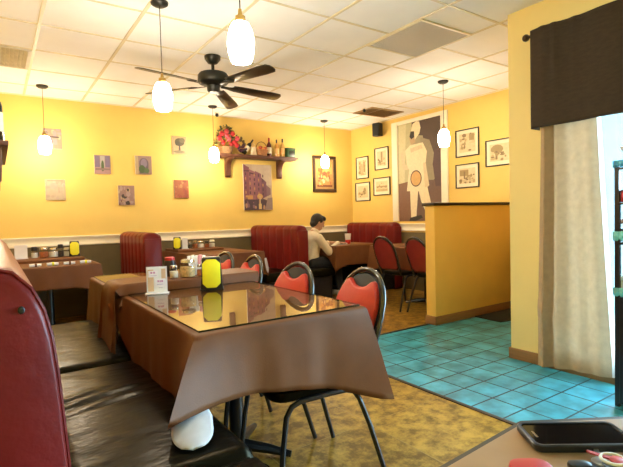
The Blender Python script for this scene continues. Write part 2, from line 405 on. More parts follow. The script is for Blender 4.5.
# ------------------------------------------------------------------ tables, cloths, glass
def table(label, x0, x1, y0, y1, zt=.745, cols=1):
    t = thing('dining_table', label, 'table', ((x0+x1)/2, (y0+y1)/2, 0))
    hx, hy = (x1-x0)/2-.02, (y1-y0)/2-.02
    MB().box((-hx, -hy, zt-.03), (hx, hy, zt), .006).build('tabletop', mat('table_board', (.2, .11, .05), .5), t)
    for k in range(cols):
        yy = 0 if cols == 1 else (-1 if k == 0 else 1)*hy*.55
        MB().lathe([(.045, .03), (.042, .05), (.036, .1), (.036, zt-.05), (.09, zt-.03)], (0, yy, 0), 16).build('column', BLACKM, t)
        c = MB()
        for a in range(4):
            an = a*pi/2+pi/4
            c.tube([(0, yy, .05), (.16*cos(an), yy+.16*sin(an), .035), (.27*cos(an), yy+.27*sin(an), .016)], [.03, .024, .015], 8)
        c.build('foot', BLACKM, t)
    return t
def cloth(label, x0, x1, y0, y1, z, drop, flares=.10, tips=(1.25,)*4, wav=.006, seed=0, bulge=.012):
    """drop = (front, right, back, left); tips = extra drop at corners front-left, front-right, back-right, back-left"""
    rnd = random.Random(seed); flares = flares if isinstance(flares, tuple) else (flares,)*4
    t = MB(); P = []      # (edge point, outward offset at hem, drop)
    cs = [(x0, y0), (x1, y0), (x1, y1), (x0, y1)]; ns = [(0, -1), (1, 0), (0, 1), (-1, 0)]
    for i in range(4):
        a, b = Vector(cs[i]), Vector(cs[(i+1) % 4]); n = Vector(ns[i]); L = (b-a).length; m = max(14, int(L/.035))
        dg0 = (Vector(ns[i])+Vector(ns[i-1])).normalized(); dg1 = (Vector(ns[i])+Vector(ns[(i+1) % 4])).normalized()
        ph = rnd.random()*6
        for k in range(m):
            s = k/m; p = a+(b-a)*s; d0 = s*L; d1 = (1-s)*L
            w0 = max(0, 1-d0/.22)**1.6; w1 = max(0, 1-d1/.22)**1.6
            off = n*(bulge+wav*sin(s*L*17+ph)+wav*.6*sin(s*L*41+ph))*(1-max(w0, w1))+dg0*flares[i]*w0+dg1*flares[(i+1) % 4]*w1
            dl = drop[i] if not isinstance(drop[i], tuple) else drop[i][0]+(drop[i][1]-drop[i][0])*s
            dr = dl*(1+.02*sin(s*L*9+ph))
            dr += w0*(tips[i]-dl) + w1*(tips[(i+1) % 4]-dl)
            P.append((p, off, dr))
    lev = [0, .012, .03, .08, .2, .35, .5, .65, .8, .92, 1]; rings = []
    for v in lev:
        ring = []
        for p, off, dr in P:
            rr = min(1, v/.03)
            o2 = off*(v**.9)
            # tiny rounding at table edge
            ring.append(t.bm.verts.new((p.x+o2.x+(off.normalized().x if off.length else 0)*.006*sqrt(rr), p.y+o2.y+(off.normalized().y if off.length else 0)*.006*sqrt(rr), z-dr*v)))
        rings.append(ring)
    n = len(P)
    for A, B in zip(rings, rings[1:]):
        for k in range(n): t._f([A[k], A[(k+1) % n], B[(k+1) % n], B[k]])
    t._f(rings[0])
    o = t.build('tablecloth', BROWNCLOTH, solid=.0025, auto=False)
    o.data.set_sharp_from_angle(angle=radians(60))
    return tag(o, label, 'tablecloth')
def glass_sheet(label, x0, x1, y0, y1, z, th=.007):
    m = MB(); m.box((x0, y0, z), (x1, y1, z+th)); 
    m.bm.normal_update()
    for f in m.bm.faces: f.material_index = 0 if abs(f.normal.z) > .5 else 1
    o = m.build('glass_sheet', [GLASS, GLASSEDGE])
    return tag(o, label, 'glass sheet')
TX0, TX1 = .557, 1.318
table('black pedestal table under the front brown cloth, closest to the viewer', TX0, TX1, 1.537, 2.60)
cloth('brown vinyl tablecloth with drooping corners on the front table', TX0, TX1, 1.537, 2.605, .752, ((.215, .345), .34, .02, .31), (.215, .115, .1, .1), (.222, .405, .05, .05), seed=3)
glass_sheet('clear glass sheet with dark edge covering the front brown table', TX0+.016, TX1-.012, 1.556, 2.600, .7545)
table('black pedestal table under brown cloth, second in the front row behind the condiment ledge', TX0, TX1, 2.62, 3.67)
cloth('brown tablecloth on the second table, behind the front table and its condiment ledge', TX0, TX1, 2.61, 3.67, .752, (.02, .30, .30, .33), .05, (.05, .05, .32, .36), seed=5)
glass_sheet('clear glass sheet on the second table behind the condiment ledge', TX0+.016, TX1-.012, 2.92, 3.65, .7545)

def ledge(label, x0, x1, y0, y1, z0, h, overhang=0):
    t = thing('condiment_ledge', label, 'ledge', (x0, y0, z0))
    W, D = x1-x0, y1-y0
    MB().box((.004, .004, 0), (W-.004, D-.004, h-.004)).build('riser', mat('table_board', (.2, .11, .05)), t)
    m = MB(); pf = []
    pf = [(-.004, 0), (-.004, h*.8), (.004, h), (D*.5, h+.001), (D-.004, h), (D+.004, h*.8), (D+.004, 0)]
    xs = [-.0]+[W*i/16 for i in range(1, 17)]
    V = [[m.bm.verts.new((xx, py+.003*sin(xx*13), pz)) for py, pz in pf] for xx in xs]
    for i in range(len(V)-1):
        for j in range(len(pf)-1): m._f([V[i][j], V[i+1][j], V[i+1][j+1], V[i][j+1]])
    m._f(V[-1])
    if overhang:
        # the runner's end falls over the table's left edge
        top = [(py, pz) for py, pz in pf]
        prev = V[0]
        for (dx, f, spread) in ((-.035, 0, 1.02), (-.058, .06, 1.06), (-.068, .2, 1.12), (-.072, .4, 1.2), (-.075, .62, 1.26), (-.082, .82, 1.3), (-.088, 1, 1.32)):
            row = []
            for j, (py, pz) in enumerate(top):
                q = D/2+(py-D/2)*spread
                zz = pz-.004 if f == 0 else (h-.008)-f*(overhang+h)*(1+.10*abs(j-3)/3)
                if f == 0: zz = max(zz, .002)
                fold = .012*sin(j*2.1)*f
                row.append(m.bm.verts.new((dx+fold, q, zz)))
            for j in range(len(top)-1): m._f([prev[j], row[j], row[j+1], prev[j+1]])
            prev = row
    else: m._f(V[0][::-1])
    m.build('cover', BROWNCLOTH, t)
    return t
ledge('low brown-cloth condiment ledge between the two front tables', TX0+.01, 1.36, 2.607, 2.90, .7535, .062, .26)

def liner(label, cx, cy, z, rad, drop, ang, reach=.03):
    """white rounded felt-backed corner hanging out below a cloth; ang = outward direction"""
    m = MB(); dx, dy = cos(ang), sin(ang); tx, ty = -dy, dx
    def fn(u, v):
        w = (u-.5)*2
        half = rad*(sqrt(max(0, 1-max(0, (v-.60)/.40)**2)))
        half *= min(1, .72+.9*v); bend = .012*(1-w*w)*half/rad
        return Vector((cx+tx*half*w+dx*(bend+reach*v), cy+ty*half*w+dy*(bend+reach*v), z-drop*v-.006*w*w))
    m.grid(fn, 14, 16)
    return tag(m.build('underlay_cloth', LINER, solid=.003), label, 'underlay')
liner('white felt underlay corner hanging below the front tablecloth over the bench', .520, 1.505, .535, .064, .058, radians(-109), .20)

TLx0, TLx1, TLy0 = .06, .85, 5.0
table('black pedestal table under brown cloth at the left end of the back wall', TLx0, TLx1, TLy0, 6.28, .735)
cloth('brown tablecloth on the far left table against the back wall', TLx0, TLx1, TLy0, 6.29, .742, (.22, .24, .02, .2), .05, (.3, .30, .02, .02), seed=8)
ledge('long brown-cloth condiment ledge at the back of the far left table', TLx0+.03, .80, 5.62, 6.27, .7435, .03)
table('black pedestal table under brown cloth between the two tall booths on the back wall', 1.88, 2.72, 5.05, 6.28, .735)
cloth('brown tablecloth on the middle back table between the two tall booths', 1.88, 2.72, 5.05, 6.29, .742, (.22, .24, .02, .2), .05, (.28, .30, .02, .02), seed=9)
ledge('low brown-cloth condiment ledge on the middle back table', 1.885, 2.50, 5.75, 6.27, .7435, .03)
liner('white underlay corner showing under the middle back tablecloth', 2.735, 5.035, .66, .05, .18, radians(-45))
table('black pedestal table under brown cloth where the person sits', 3.80, 4.55, 5.0, 6.28, .735)
cloth('brown tablecloth on the table where the person sits', 3.80, 4.55, 5.0, 6.29, .742, (.27, .24, .02, .14), .07, (.34, .30, .02, .02), seed=10)
liner('white underlay corner under the tablecloth near the far corner booth', 4.565, 4.985, .66, .05, .26, radians(-60))
table('black pedestal table under brown cloth by the right wall behind the partition', 4.17, 4.92, 3.42, 4.72, .735)
cloth('brown tablecloth on the right table behind the partition', 4.17, 4.92, 3.42, 4.72, .742, (.3, .3, .3, .30), .05, (.36, .36, .36, .36), seed=11)

# ------------------------------------------------------------------ chairs (face local -X)
def make_chair(label, loc, rz, full_back=False):
    t = thing('stacking_chair', label, 'chair', loc, rz, 'black framed stacking chairs with red backs')
    m = MB()    # seat: rounded cushion
    out = []
    for (cx, cy, a0) in ((-.16, -.118, pi), (.13, -.118, -pi/2), (.13, .118, 0), (-.16, .118, pi/2)):
        out += arc(cx, cy, .065, a0, a0+pi/2, 5)
    m.prism(out, (.418, .462), 'z', .014); m.build('seat', BLACKV, t)
    W = .176
    for s in (-1, 1):
        # each side's legs: one bent tube, front leg and rear leg separately named
        MB().tube([(-.235, s*.205, .006), (-.205, s*.195, .25), (-.185, s*.19, .37), (-.16, s*.188, .405), (-.12, s*.187, .418), (.02, s*.187, .42)], .0115, 8).build('leg', BLACKM, t)
        MB().tube([(.285, s*.215, .006), (.21, s*.20, .25), (.165, s*.19, .37), (.14, s*.187, .405), (.10, s*.187, .418), (.02, s*.187, .42)], .0115, 8).build('leg', BLACKM, t)
        for xx in (-.235, .285): pass
    MB().tube([(-.12, -.187, .418), (-.12, .187, .418)], .009, 8).tube([(.08, -.187, .418), (.08, .187, .418)], .009, 8).build('seat_frame', BLACKM, t)
    # back hoop
    def bx(z): return .205+.16*((z-.42)/.46)**1.0
    hoop = [(-W*.93, .42), (-W*.98, .52), (-W*1.03, .62), (-W*1.02, .70)]
    n = 16
    for k in range(n+1):
        a = pi-pi*k/n
        hoop.append((W*1.0*cos(a), .715+.175*sin(a)))
    hoop += [(W*1.02, .70), (W*1.03, .62), (W*.98, .52), (W*.93, .42)]
    MB().tube([(bx(z), y, z) for y, z in hoop], .0125, 10).build('back_hoop', mat('polished_black_tube', (.018, .016, .014), .2, .2, 10, coat=.6), t)
    # black back shell, inner side, with the red pad whose top edge dips
    def shape(top, wd, zb):
        p = [(-wd*.72, zb), (-wd*.93, zb+.06)]
        return p
    N = 22
    outer = [(-.13, .49), (-.155, .52)]
    for k in range(N+1):
        a = pi-pi*k/N; outer.append((.168*cos(a), .705+.165*sin(a)))
    outer += [(.155, .52), (.13, .49)]
    m = MB()
    m.prism(outer, (-.006, .006), 'x', .002)
    for v in m.bm.verts: v.co.x += bx(v.co.z)
    m.build('back_shell', mat('matte_black_shell', (.005, .005, .005), .6, .2, 20), t)
    if not full_back:
        pad = [(-.125, .50), (-.145, .53), (-.156, .62), (-.158, .72), (-.150, .765), (-.132, .805), (-.110, .836), (-.094, .846), (-.080, .840), (-.055, .822), (-.025, .812), (0, .810)]
        pad += [(-y_, z_) for y_, z_ in pad[-2::-1]]
        m = MB(); m.prism(pad, (-.034, -.004), 'x', .008)
    else:
        m = MB(); m.prism([(y_*.95, .69+(z_-.69)*.95) for y_, z_ in outer], (-.030, -.004), 'x', .008)
    for v in m.bm.verts: v.co.x += bx(v.co.z)
    m.build('back_pad', REDV, t)
    m = MB(); m.prism([(y_*.97, .69+(z_-.69)*.97) for y_, z_ in outer], (.004, .018), 'x', .005)
    for v in m.bm.verts: v.co.x += bx(v.co.z)
    m.build('back_cover', mat('maroon_chair_cover', (.22, .022, .02), .4, .12, 9), t)
    return t
ch = make_chair('red-backed chair at the front table, nearest of its row', (1.105, 1.715, 0), radians(-4))
G = 'black framed stacking chairs with red backs'
dup(ch, (1.03, 2.16, 0), radians(3), 'red-backed chair at the front table, just behind the nearest chair', G)
dup(ch, (1.10, 2.86, 0), radians(-3), 'red-backed chair at the second table, right beside the condiment ledge', G)
dup(ch, (1.11, 3.32, 0), radians(4), 'farthest red-backed chair of the front row, beyond the condiment ledge', G)
dup(ch, (4.16, 4.10, 0), radians(180), 'dark red chair seen from behind, left of the partition, drawn up to the right table', G)
dup(ch, (4.21, 3.60, 0), radians(176), 'dark red chair partly hidden by the end of the partition', G)

# ------------------------------------------------------------------ table-top things
def napkin(label, loc, rz, s=1.0):
    t = thing('napkin_dispenser', label, 'napkin dispenser', loc, rz, 'black napkin dispensers')
    MB().box((-.062*s, -.05*s, 0), (.062*s, .05*s, .185*s), .008*s, 2, top=.82).build('case', BLACKP, t)
    w, h, z0 = .050*s, .160*s, .014*s
    c = .024*s
    poly = [(-w+c, z0), (w-c, z0), (w, z0+c), (w, z0+h-c), (w-c, z0+h), (-w+c, z0+h), (-w, z0+h-c), (-w, z0+c)]
    m = MB(); m.prism(poly, (-.009*s, 0), 'y', .002*s)
    sl = .009/.185
    for v in m.bm.verts: v.co.y += -.049*s+sl*v.co.z
    m.build('yellow_front', YELLOWP, t)
    MB().box((-.066*s, -.054*s, 0), (.066*s, .054*s, .006*s), .002).build('base', BLACKP, t)
    return t
napkin('large black napkin dispenser with yellow front on the front glass table', (.990, 2.455, .7617), radians(-24), .97)
napkin('black napkin dispenser with yellow front on the far left table', (.735, 5.86, .776), radians(-6), .92)
napkin('black napkin dispenser with yellow front on the middle back table', (1.945, 5.95, .776), radians(-24), .85)

def sign(label, loc, rz, w, h, fancy=True):
    t = thing('sign_holder', label, 'table sign', loc, rz)
    MB().box((-w/2-.008, -.028, 0), (w/2+.008, .028, .006), .002).box((-w/2, -.004, .004), (w/2, -.002, h)).box((-w/2, .002, .004), (w/2, .004, h)).build('holder', mat('pale_acrylic', (.82, .80, .84), .2), t)
    m = MB(); m.box((-w/2+.004, -.0055, .01), (w/2-.004, -.0042, h-.004))
    mats = [WHITEP]
    def patch(x0, x1, z0, z1, col, d=.0062):
        mats.append(flat(col)); m.mi = len(mats)-1
        m.box((x0*w/2, -d, z0*h), (x1*w/2, -d+.0005, z1*h))
    if fancy:
        patch(-.86, -.30, .10, .90, (.72, .50, .30), .0060)
        patch(.45, .86, .55, .92, (.72, .52, .34), .0060)
        patch(-.80, .1, .62, .86, (.92, .88, .93)); patch(-.2, .80, .26, .56, (.92, .89, .95))
        for (a, b, z_) in ((-.6, -.4, .75), (-.33, -.15, .75), (.05, .2, .43), (.26, .38, .43), (.42, .6, .43)):
            patch(a, b, z_, z_+.07, (.62, .30, .52), .0068)
        patch(-.6, 0, .665, .685, (.55, .45, .65), .0068); patch(0, .6, .34, .36, (.5, .45, .68), .0068); patch(.15, .55, .22, .235, (.5, .45, .6), .0068)
    m.build('card', mats, t)
    return t
sign('white framed menu card standing on the left of the front glass table', (.700, 2.50, .7617), radians(-20), .105, .145)
sign('white card standing at the left end of the far left table', (.22, 5.90, .7755), radians(-4), .12, .15, False)
sign('small white card beside the yellow napkin dispenser on the middle back table', (2.035, 5.92, .7755), radians(-10), .07, .14, False)

def jar(name, label, cat, loc, r, h, fill, lid, lidh=.2, glass=True, group='condiment jars', shoulder=.85):
    t = thing(name, label, cat, loc, random.random()*6, group)
    b = h*(1-lidh)
    if glass:
        MB().lathe([(0, 0), (r*.92, 0), (r, h*.05), (r, b*.8), (r*shoulder, b), (r*shoulder*.95, b)], n=18).build('jar', JARG, t)
        MB().lathe([(0, .003), (r*.85, .003), (r*.90, h*.06), (r*.9, b*.72), (0, b*.74)], n=18).build('contents', fill, t)
    else:
        MB().lathe([(0, 0), (r*.92, 0), (r, h*.05), (r, b*.8), (r*shoulder, b), (0, b)], n=18).build('jar', fill, t)
    MB().lathe([(0, b), (r*shoulder, b), (r*shoulder*1.04, b+h*.02), (r*shoulder*.95, h*.96), (r*shoulder*.7, h), (0, h)], n=18).build('lid', lid, t)
    return t
CHEESE = mat('grated_cheese', (.70, .48, .22), .9, .35, 90); FLAKE = mat('pepper_flakes', (.46, .14, .05), .9, .5, 120)
SALT = mat('salt', (.85, .83, .78), .9, .05, 60); PEPP = mat('ground_pepper', (.05, .04, .035), .9, .4, 120)
REDP = mat('red_plastic', (.50, .02, .02), .4, .08, 10)
zt = .8165
jar('sauce_bottle', 'dark bottle with red and black cap at the left end of the front ledge', 'bottle', (.862, 2.79, zt), .036, .115, mat('dark_sauce', (.02, .01, .01), .3), REDP, .18, False)
jar('salt_shaker', 'small white salt shaker on the front ledge just right of the menu card', 'shaker', (.845, 2.665, zt), .026, .075, SALT, CHROME, .25)
jar('cheese_jar', 'round glass jar of grated cheese on the front condiment ledge', 'jar', (.925, 2.66, zt), .047, .105, CHEESE, CHROME, .2)
t = thing('packet_caddy', 'white caddy of sugar and pink sweetener packets on the front ledge', 'caddy', (1.01, 2.74, zt), radians(-28))
MB().box((-.05, -.03, 0), (.05, .03, .055), .004, top=1.05).build('caddy', WHITEP, t)
for k in range(5):
    MB().box((-.046+.019*k, -.022, .03), (-.030+.019*k, .02, .115+.004*(k % 2)), .001, rot=Matrix.Rotation(.08*(k-2), 4, 'Y')).build('packet', mat('pink_packet', (.85, .38, .42), .6) if k in (3,) else WHITEP, t)
jar('pepper_shaker', 'small red-filled glass shaker beside the white packet caddy on the front ledge', 'shaker', (1.0, 2.652, zt), .022, .07, FLAKE, CHROME, .25)
t = thing('condiment_tray', 'black condiment carrier with red caps behind the napkin dispenser on the front ledge', 'caddy', (1.10, 2.82, zt), radians(-20))
MB().box((-.085, -.04, 0), (.085, .04, .07), .006).build('carrier', BLACKP, t)
for k in (-1, 0, 1): MB().lathe([(0, .02), (.022, .02), (.022, .085), (.012, .098), (0, .10)], (k*.052, 0, 0), 14).build('cap', REDP, t)
# far left table
z2 = .775
for (px, nm, lb, ct, r, h, fi, li, lh) in (
    (.345, 'pepper_shaker', 'black-capped shaker beside the white card on the far left table', 'shaker', .035, .125, SALT, BLACKP, .35),
    (.435, 'flake_jar', 'glass jar of red pepper flakes on the far left table', 'jar', .048, .115, FLAKE, CHROME, .22),
    (.53, 'cheese_jar', 'pale cheese jar in the middle of the far left table', 'jar', .05, .105, SALT, CHROME, .2),
    (.60, 'pepper_shaker', 'dark pepper shaker with black cap on the far left table', 'shaker', .033, .14, PEPP, BLACKP, .3),
    (.665, 'salt_shaker', 'cream jar next to the yellow napkin dispenser on the far left table', 'jar', .038, .10, SALT, CREAM, .25)):
    jar(nm, lb, ct, (px, 5.92, z2), r, h, fi, li, lh)
for (px, nm, lb, ct, r, h, fi, li, lh) in (
    (2.106, 'pepper_shaker', 'dark shaker nearest the white card on the middle back table', 'shaker', .028, .09, PEPP, CHROME, .3),
    (2.18, 'flake_jar', 'jar of red flakes, second from the white card on the middle back table', 'jar', .036, .10, FLAKE, CHROME, .22),
    (2.26, 'cheese_jar', 'cream cheese jar in the centre of the middle back table', 'jar', .042, .095, SALT, CHROME, .2),
    (2.344, 'flake_jar', 'dark red jar, second from the right on the middle back table', 'jar', .032, .09, FLAKE, BLACKP, .25),
    (2.42, 'salt_shaker', 'round white shaker at the right end of the middle back table', 'shaker', .04, .10, SALT, CREAM, .25)):
    jar(nm, lb, ct, (px, 5.95, z2), r, h, fi, li, lh)
for k in range(4):
    t = thing('napkin_roll', ('leftmost white napkin roll on the far left table edge', 'second white napkin roll from the left on the far left table edge', 'third white napkin roll from the left on the far left table edge', 'rightmost white napkin roll on the far left table edge')[k], 'napkin', (.30+.145*k, 5.10+.01*(k % 2), .7425), radians(5-3*k), 'napkin rolls')
    MB().tube([(-.05, 0, .017), (0, 0, .018), (.05, 0, .016)], [.014, .016, .013], 10).build('napkin', WHITEP, t)
    MB().tube([(-.006, 0, .018), (.012, 0, .018)], .0172, 10).build('band', YELLOWP if k % 2 else BROWNCLOTH, t)

# ------------------------------------------------------------------ pendants, fan, ceiling things
pm = None
PL = (('pendant lamp hanging nearest the viewer over the front table', 1.03, 2.08), ('pendant lamp over the second table, left of the ceiling fan', 1.0, 3.255),
      ('pendant lamp over the far left table', .488, 5.853), ('pendant lamp in front of the flower basket shelf, over the middle back table', 2.455, 5.86),
      ('pendant lamp in front of the framed brown painting', 4.337, 5.933), ('pendant lamp beside the large mural on the right', 4.283, 3.545))
for lb, x_, y_ in PL:
    if pm is None:
        pm = thing('pendant_lamp', 'lit white ' + lb, 'pendant lamp', (x_, y_, 0), 0, 'white glass pendant lamps')
        MB().lathe([(0, H-.028), (.04, H-.028), (.058, H-.016), (.06, H-.001), (0, H-.001)], n=20).build('canopy', FANM, pm)
        MB().tube([(0, 0, H-.02), (0, 0, 2.16)], .003, 6).build('cord', BLACKP, pm)
        MB().lathe([(0, 2.175), (.008, 2.17), (.012, 2.14), (.024, 2.135), (.026, 2.104), (0, 2.104)], n=14).build('socket', mat('brass', (.5, .33, .1), .3, metal=.9), pm)
        MB().lathe([(.024, 2.108), (.040, 2.100), (.054, 2.072), (.063, 2.035), (.065, 2.0), (.061, 1.96), (.054, 1.93), (.047, 1.915), (.03, 1.911), (0, 1.91)], n=24).build('globe', GLOBEM, pm)
    else: dup(pm, (x_, y_, 0), 0, 'lit white ' + lb, 'white glass pendant lamps')

t = thing('ceiling_fan', 'dark five-bladed ceiling fan hanging from the tiled ceiling', 'ceiling fan', (1.725, 4.08, 0))
MB().lathe([(0, H-.001), (.075, H-.001), (.072, H-.03), (.045, H-.065), (.018, H-.075), (0, H-.075)], n=24).build('canopy', FANM, t)
MB().tube([(0, 0, H-.06), (0, 0, 2.5)], .014, 10).build('downrod', FANM, t)
MB().lathe([(0, 2.515), (.03, 2.515), (.07, 2.505), (.125, 2.495), (.14, 2.475), (.142, 2.42), (.13, 2.405), (.09, 2.395), (.06, 2.385), (.058, 2.34), (.045, 2.325), (0, 2.322)], n=32).build('motor', FANM, t)
for an, dz in ((5, -.01), (52, -.03), (126, 0), (192, 0), (288, .0)):
    R = Matrix.Rotation(radians(an), 4, 'Z')
    P = R @ Matrix.Translation((0, 0, 2.395)) @ Matrix.Rotation(radians(-13), 4, 'X') @ Matrix.Rotation(-dz*2, 4, 'Y')
    m = MB()
    out = [(.20, -.045), (.26, -.052), (.62, -.068), (.715, -.064), (.74, -.035), (.745, 0), (.74, .035), (.715, .064), (.62, .068), (.26, .052), (.20, .045)]
    m.prism(out, (-.004, .004), 'z', .002)
    for v in m.bm.verts: v.co = P @ v.co
    bl = m.build('blade', FANB, t)
    m = MB(); m.prism([(.08, -.018), (.15, -.02), (.24, -.042), (.28, 0), (.24, .042), (.15, .02), (.08, .018)], (-.012, -.005), 'z', .002)
    for v in m.bm.verts: v.co = P @ v.co
    m.build('blade_bracket', FANM, bl)

# unlit fluorescent panel, vents, sprinkler heads
t = thing('ceiling_light', 'unlit grey prismatic ceiling light panel right of the fan', 'ceiling light', (0, 0, 0))
MB().box((2.79, 2.51, H-.009), (3.38, 3.12, H-.002)).build('diffuser', mat('prismatic_diffuser', (.56, .54, .50), .22, .05, 60, bump=.5, bscale=260), t)
f = MB()
for a, b in (((2.775, 2.495), (3.395, 2.515)), ((2.775, 3.115), (3.395, 3.135)), ((2.775, 2.515), (2.795, 3.115)), ((3.375, 2.515), (3.395, 3.115))): f.box((a[0], a[1], H-.013), (b[0], b[1], H))
f.build('frame', TBAR, t)
def vent(label, x0, x1, y0, y1, n, col, along, deep):
    t = thing('ceiling_vent', label, 'vent', (x0, y0, H))
    W, D = x1-x0, y1-y0
    f = MB(); e = .03
    f.box((0, 0, -.012), (W, e, 0)).box((0, D-e, -.012), (W, D, 0)).box((0, e, -.012), (e, D-e, 0)).box((W-e, e, -.012), (W, D-e, 0)); f.build('frame', col, t)
    MB().box((e, e, -.003), (W-e, D-e, -.001)).build('recess', deep, t)
    m = MB()
    for k in range(n):
        if along == 'x': yy = e+(D-2*e)*(k+.5)/n; m.box((e, yy-.012, -.0115), (W-e, yy+.012, -.0095), rot=Matrix.Rotation(.5, 4, 'X'))
        else: xx = e+(W-2*e)*(k+.5)/n; m.box((xx-.012, e, -.0115), (xx+.012, D-e, -.0095), rot=Matrix.Rotation(.5, 4, 'Y'))
    m.build('slats', col, t)
vent('brown louvred ceiling vent near the far corner above the speaker', 4.40, 5.02, 4.88, 5.30, 9, mat('dusty_vent', (.42, .28, .13), .6), 'x', mat('vent_dark', (.26, .16, .07), .8))
vent('greyish ceiling vent tile at the far left above the bottle shelf', XL+.02, .33, 4.69, 5.28, 16, mat('grey_vent', (.58, .54, .42), .6), 'y', mat('vent_grey_recess', (.52, .48, .37), .8))
def head(label, x_, y_):
    t = thing('ceiling_sensor', label, 'ceiling fixture', (x_, y_, H), 0, 'small black ceiling fixtures')
    MB().lathe([(0, -.001), (.03, -.001), (.028, -.012), (0, -.012)], n=14).build('plate', CREAM, t)
    MB().lathe([(0, -.01), (.016, -.01), (.024, -.03), (.02, -.052), (0, -.06)], n=14).build('lens', BLACKP, t)
head('small black ceiling fixture next to the louvred vent', 4.36, 5.0); head('small black ceiling fixture above the flower basket', 2.66, 6.2)

# ------------------------------------------------------------------ wall pictures
def art(mb_shapes, w, h, base, d=0):
    """layers of flat printed colour: shapes = (colour, [(u,v)...]) with u,v in 0..1"""
    m = MB(); mats = [flat(base)]
    m.prism([(0, 0), (w, 0), (w, h), (0, h)], (-.004-d, -.001-d), 'y')
    k = 0
    for col, poly in mb_shapes:
        k += 1
        mm = flat(col)
        if mm not in mats: mats.append(mm)
        m.mi = mats.index(mm)
        dd = .0042+.00025*k+d
        vs_ = [m.bm.verts.new((min(max(u, 0), 1)*w, -dd, min(max(v, 0), 1)*h)) for u, v in poly]
        m._f(vs_)
    return m, mats
def R4(u0, v0, u1, v1): return [(u0, v0), (u1, v0), (u1, v1), (u0, v1)]
def EL(cu, cv, ru, rv, n=14): return [(cu+ru*cos(2*pi*i/n), cv+rv*sin(2*pi*i/n)) for i in range(n)]
def scatter(n, cols, seed, box=(0, 0, 1, 1), size=.1):
    r = random.Random(seed); o = []
    for _ in range(n):
        u, v = box[0]+r.random()*(box[2]-box[0]), box[1]+r.random()*(box[3]-box[1]); a, b = size*(.4+r.random()), size*(.4+r.random())
        ang = r.random()*3
        o.append((r.choice(cols), [(u+a*cos(ang+q*2*pi/7)*(.7+.3*r.random()), v+b*sin(ang+q*2*pi/7)*(.7+.3*r.random())) for q in range(7)]))
    return o
def canvas(label, x0, z0, x1, z1, base, shapes, group='small unframed prints on the back wall'):
    t = thing('wall_print', label, 'picture', (x0, YB, z0), 0, group)
    w, h = x1-x0, z1-z0
    MB().box((0, -.016, 0), (w, -.0, h), .001).build('backing', WHITEP, t)
    dk = lambda c: tuple(q*.62 for q in c)
    m, mats = art([(dk(c), p) for c, p in shapes], w, h, dk(base), .015); m.build('print', mats, t, recalc=False)
    return t
B, LB, PK, DK, TN, RD = (.30, .22, .16), (.55, .42, .28), (.62, .36, .34), (.10, .07, .06), (.70, .52, .30), (.52, .12, .06)
canvas('small print of buildings behind the far left pendant lamp', .508, 2.045, .712, 2.285, (.50, .34, .22), scatter(14, [PK, B, TN, (.5, .34, .4)], 1, size=.16)+[(DK, R4(.15, .55, .85, .62)), (PK, R4(.3, .2, .75, .5))])
canvas('faded pale print below the far left pendant lamp', .515, 1.432, .727, 1.682, (.76, .60, .40), scatter(16, [(.74, .56, .42), (.70, .52, .36), (.82, .66, .48)], 2, size=.16)+[(LB, R4(.1, .9, .9, .95))])
canvas('small print of a window with green shrub between shutters', 1.062, 1.763, 1.252, 1.998, (.40, .28, .28), [(PK, R4(0, 0, 1, .35)), ((.30, .22, .34), R4(.05, .35, .32, .95)), ((.30, .22, .34), R4(.68, .35, .95, .95)), ((.62, .55, .5), R4(.36, .35, .64, .95)), ((.12, .18, .06), EL(.5, .42, .09, .3)), ((.36, .25, .2), R4(.05, .2, .95, .3))])
canvas('small print of an arched doorway with plants', 1.557, 1.772, 1.767, 2.015, (.46, .30, .26), [((.20, .14, .18), [(.25, .05), (.78, .05), (.80, .6)]+[(.52+.28*cos(a*pi/8), .6+.28*sin(a*pi/8)) for a in range(9)]+[(.24, .6)]), ((.36, .28, .38), EL(.52, .6, .2, .25)), ((.10, .16, .05), EL(.4, .28, .2, .22)), ((.14, .2, .07), EL(.68, .2, .16, .14)), (TN, R4(.0, 0, .18, 1))])
canvas('small reddish print of busy market figures, lowest of the print group', 1.331, 1.366, 1.532, 1.620, (.48, .30, .26), scatter(26, [DK, PK, (.62, .44, .40), (.3, .12, .1), TN], 5, size=.12))
canvas('small print of a dark tree, highest print near the middle', 2.056, 2.058, 2.259, 2.310, (.66, .48, .24), [((.14, .12, .06), EL(.5, .68, .34, .22)), ((.22, .18, .1), EL(.68, .78, .2, .14)), (DK, [(.42, .2), (.56, .2), (.52, .6), (.46, .6)]), ((.30, .24, .12), EL(.45, .15, .4, .08)), ((.10, .09, .05), EL(.35, .6, .16, .12))])
canvas('small orange-red print of flowers right of the lower print group', 2.061, 1.458, 2.264, 1.707, (.55, .17, .07), scatter(22, [RD, (.66, .24, .10), (.42, .10, .06), (.72, .36, .14)], 7, size=.13))
# canal print
cz = [((.66, .48, .34), R4(.0, .0, 1, 1)), ((.72, .56, .40), R4(.3, .55, 1, 1))]
bl = [((.30, .10, .12), [(0, .12), (.20, .2), (.20, .93), (0, 1)]), ((.40, .16, .18), [(.18, .18), (.40, .22), (.40, .84), (.18, .90)]), ((.34, .13, .17), [(.40, .2), (.62, .26), (.62, .80), (.40, .86)]), ((.24, .10, .14), [(.62, .24), (.80, .3), (.80, .62), (.62, .72)]), ((.30, .16, .18), [(.80, .3), (.95, .34), (.95, .48), (.80, .55)])]
cz += bl+[((.14, .05, .07), R4(0, .84, .2, .87)), ((.14, .05, .07), [(.2, .80), (.42, .77), (.42, .80), (.2, .83)])]
for i in range(5):
    for j in range(5): cz.append(((.13, .05, .08) if (i+j) % 3 else (.62, .30, .14), R4(.05+.15*i, .36+.10*j-.01*i, .09+.15*i, .42+.10*j-.01*i)))
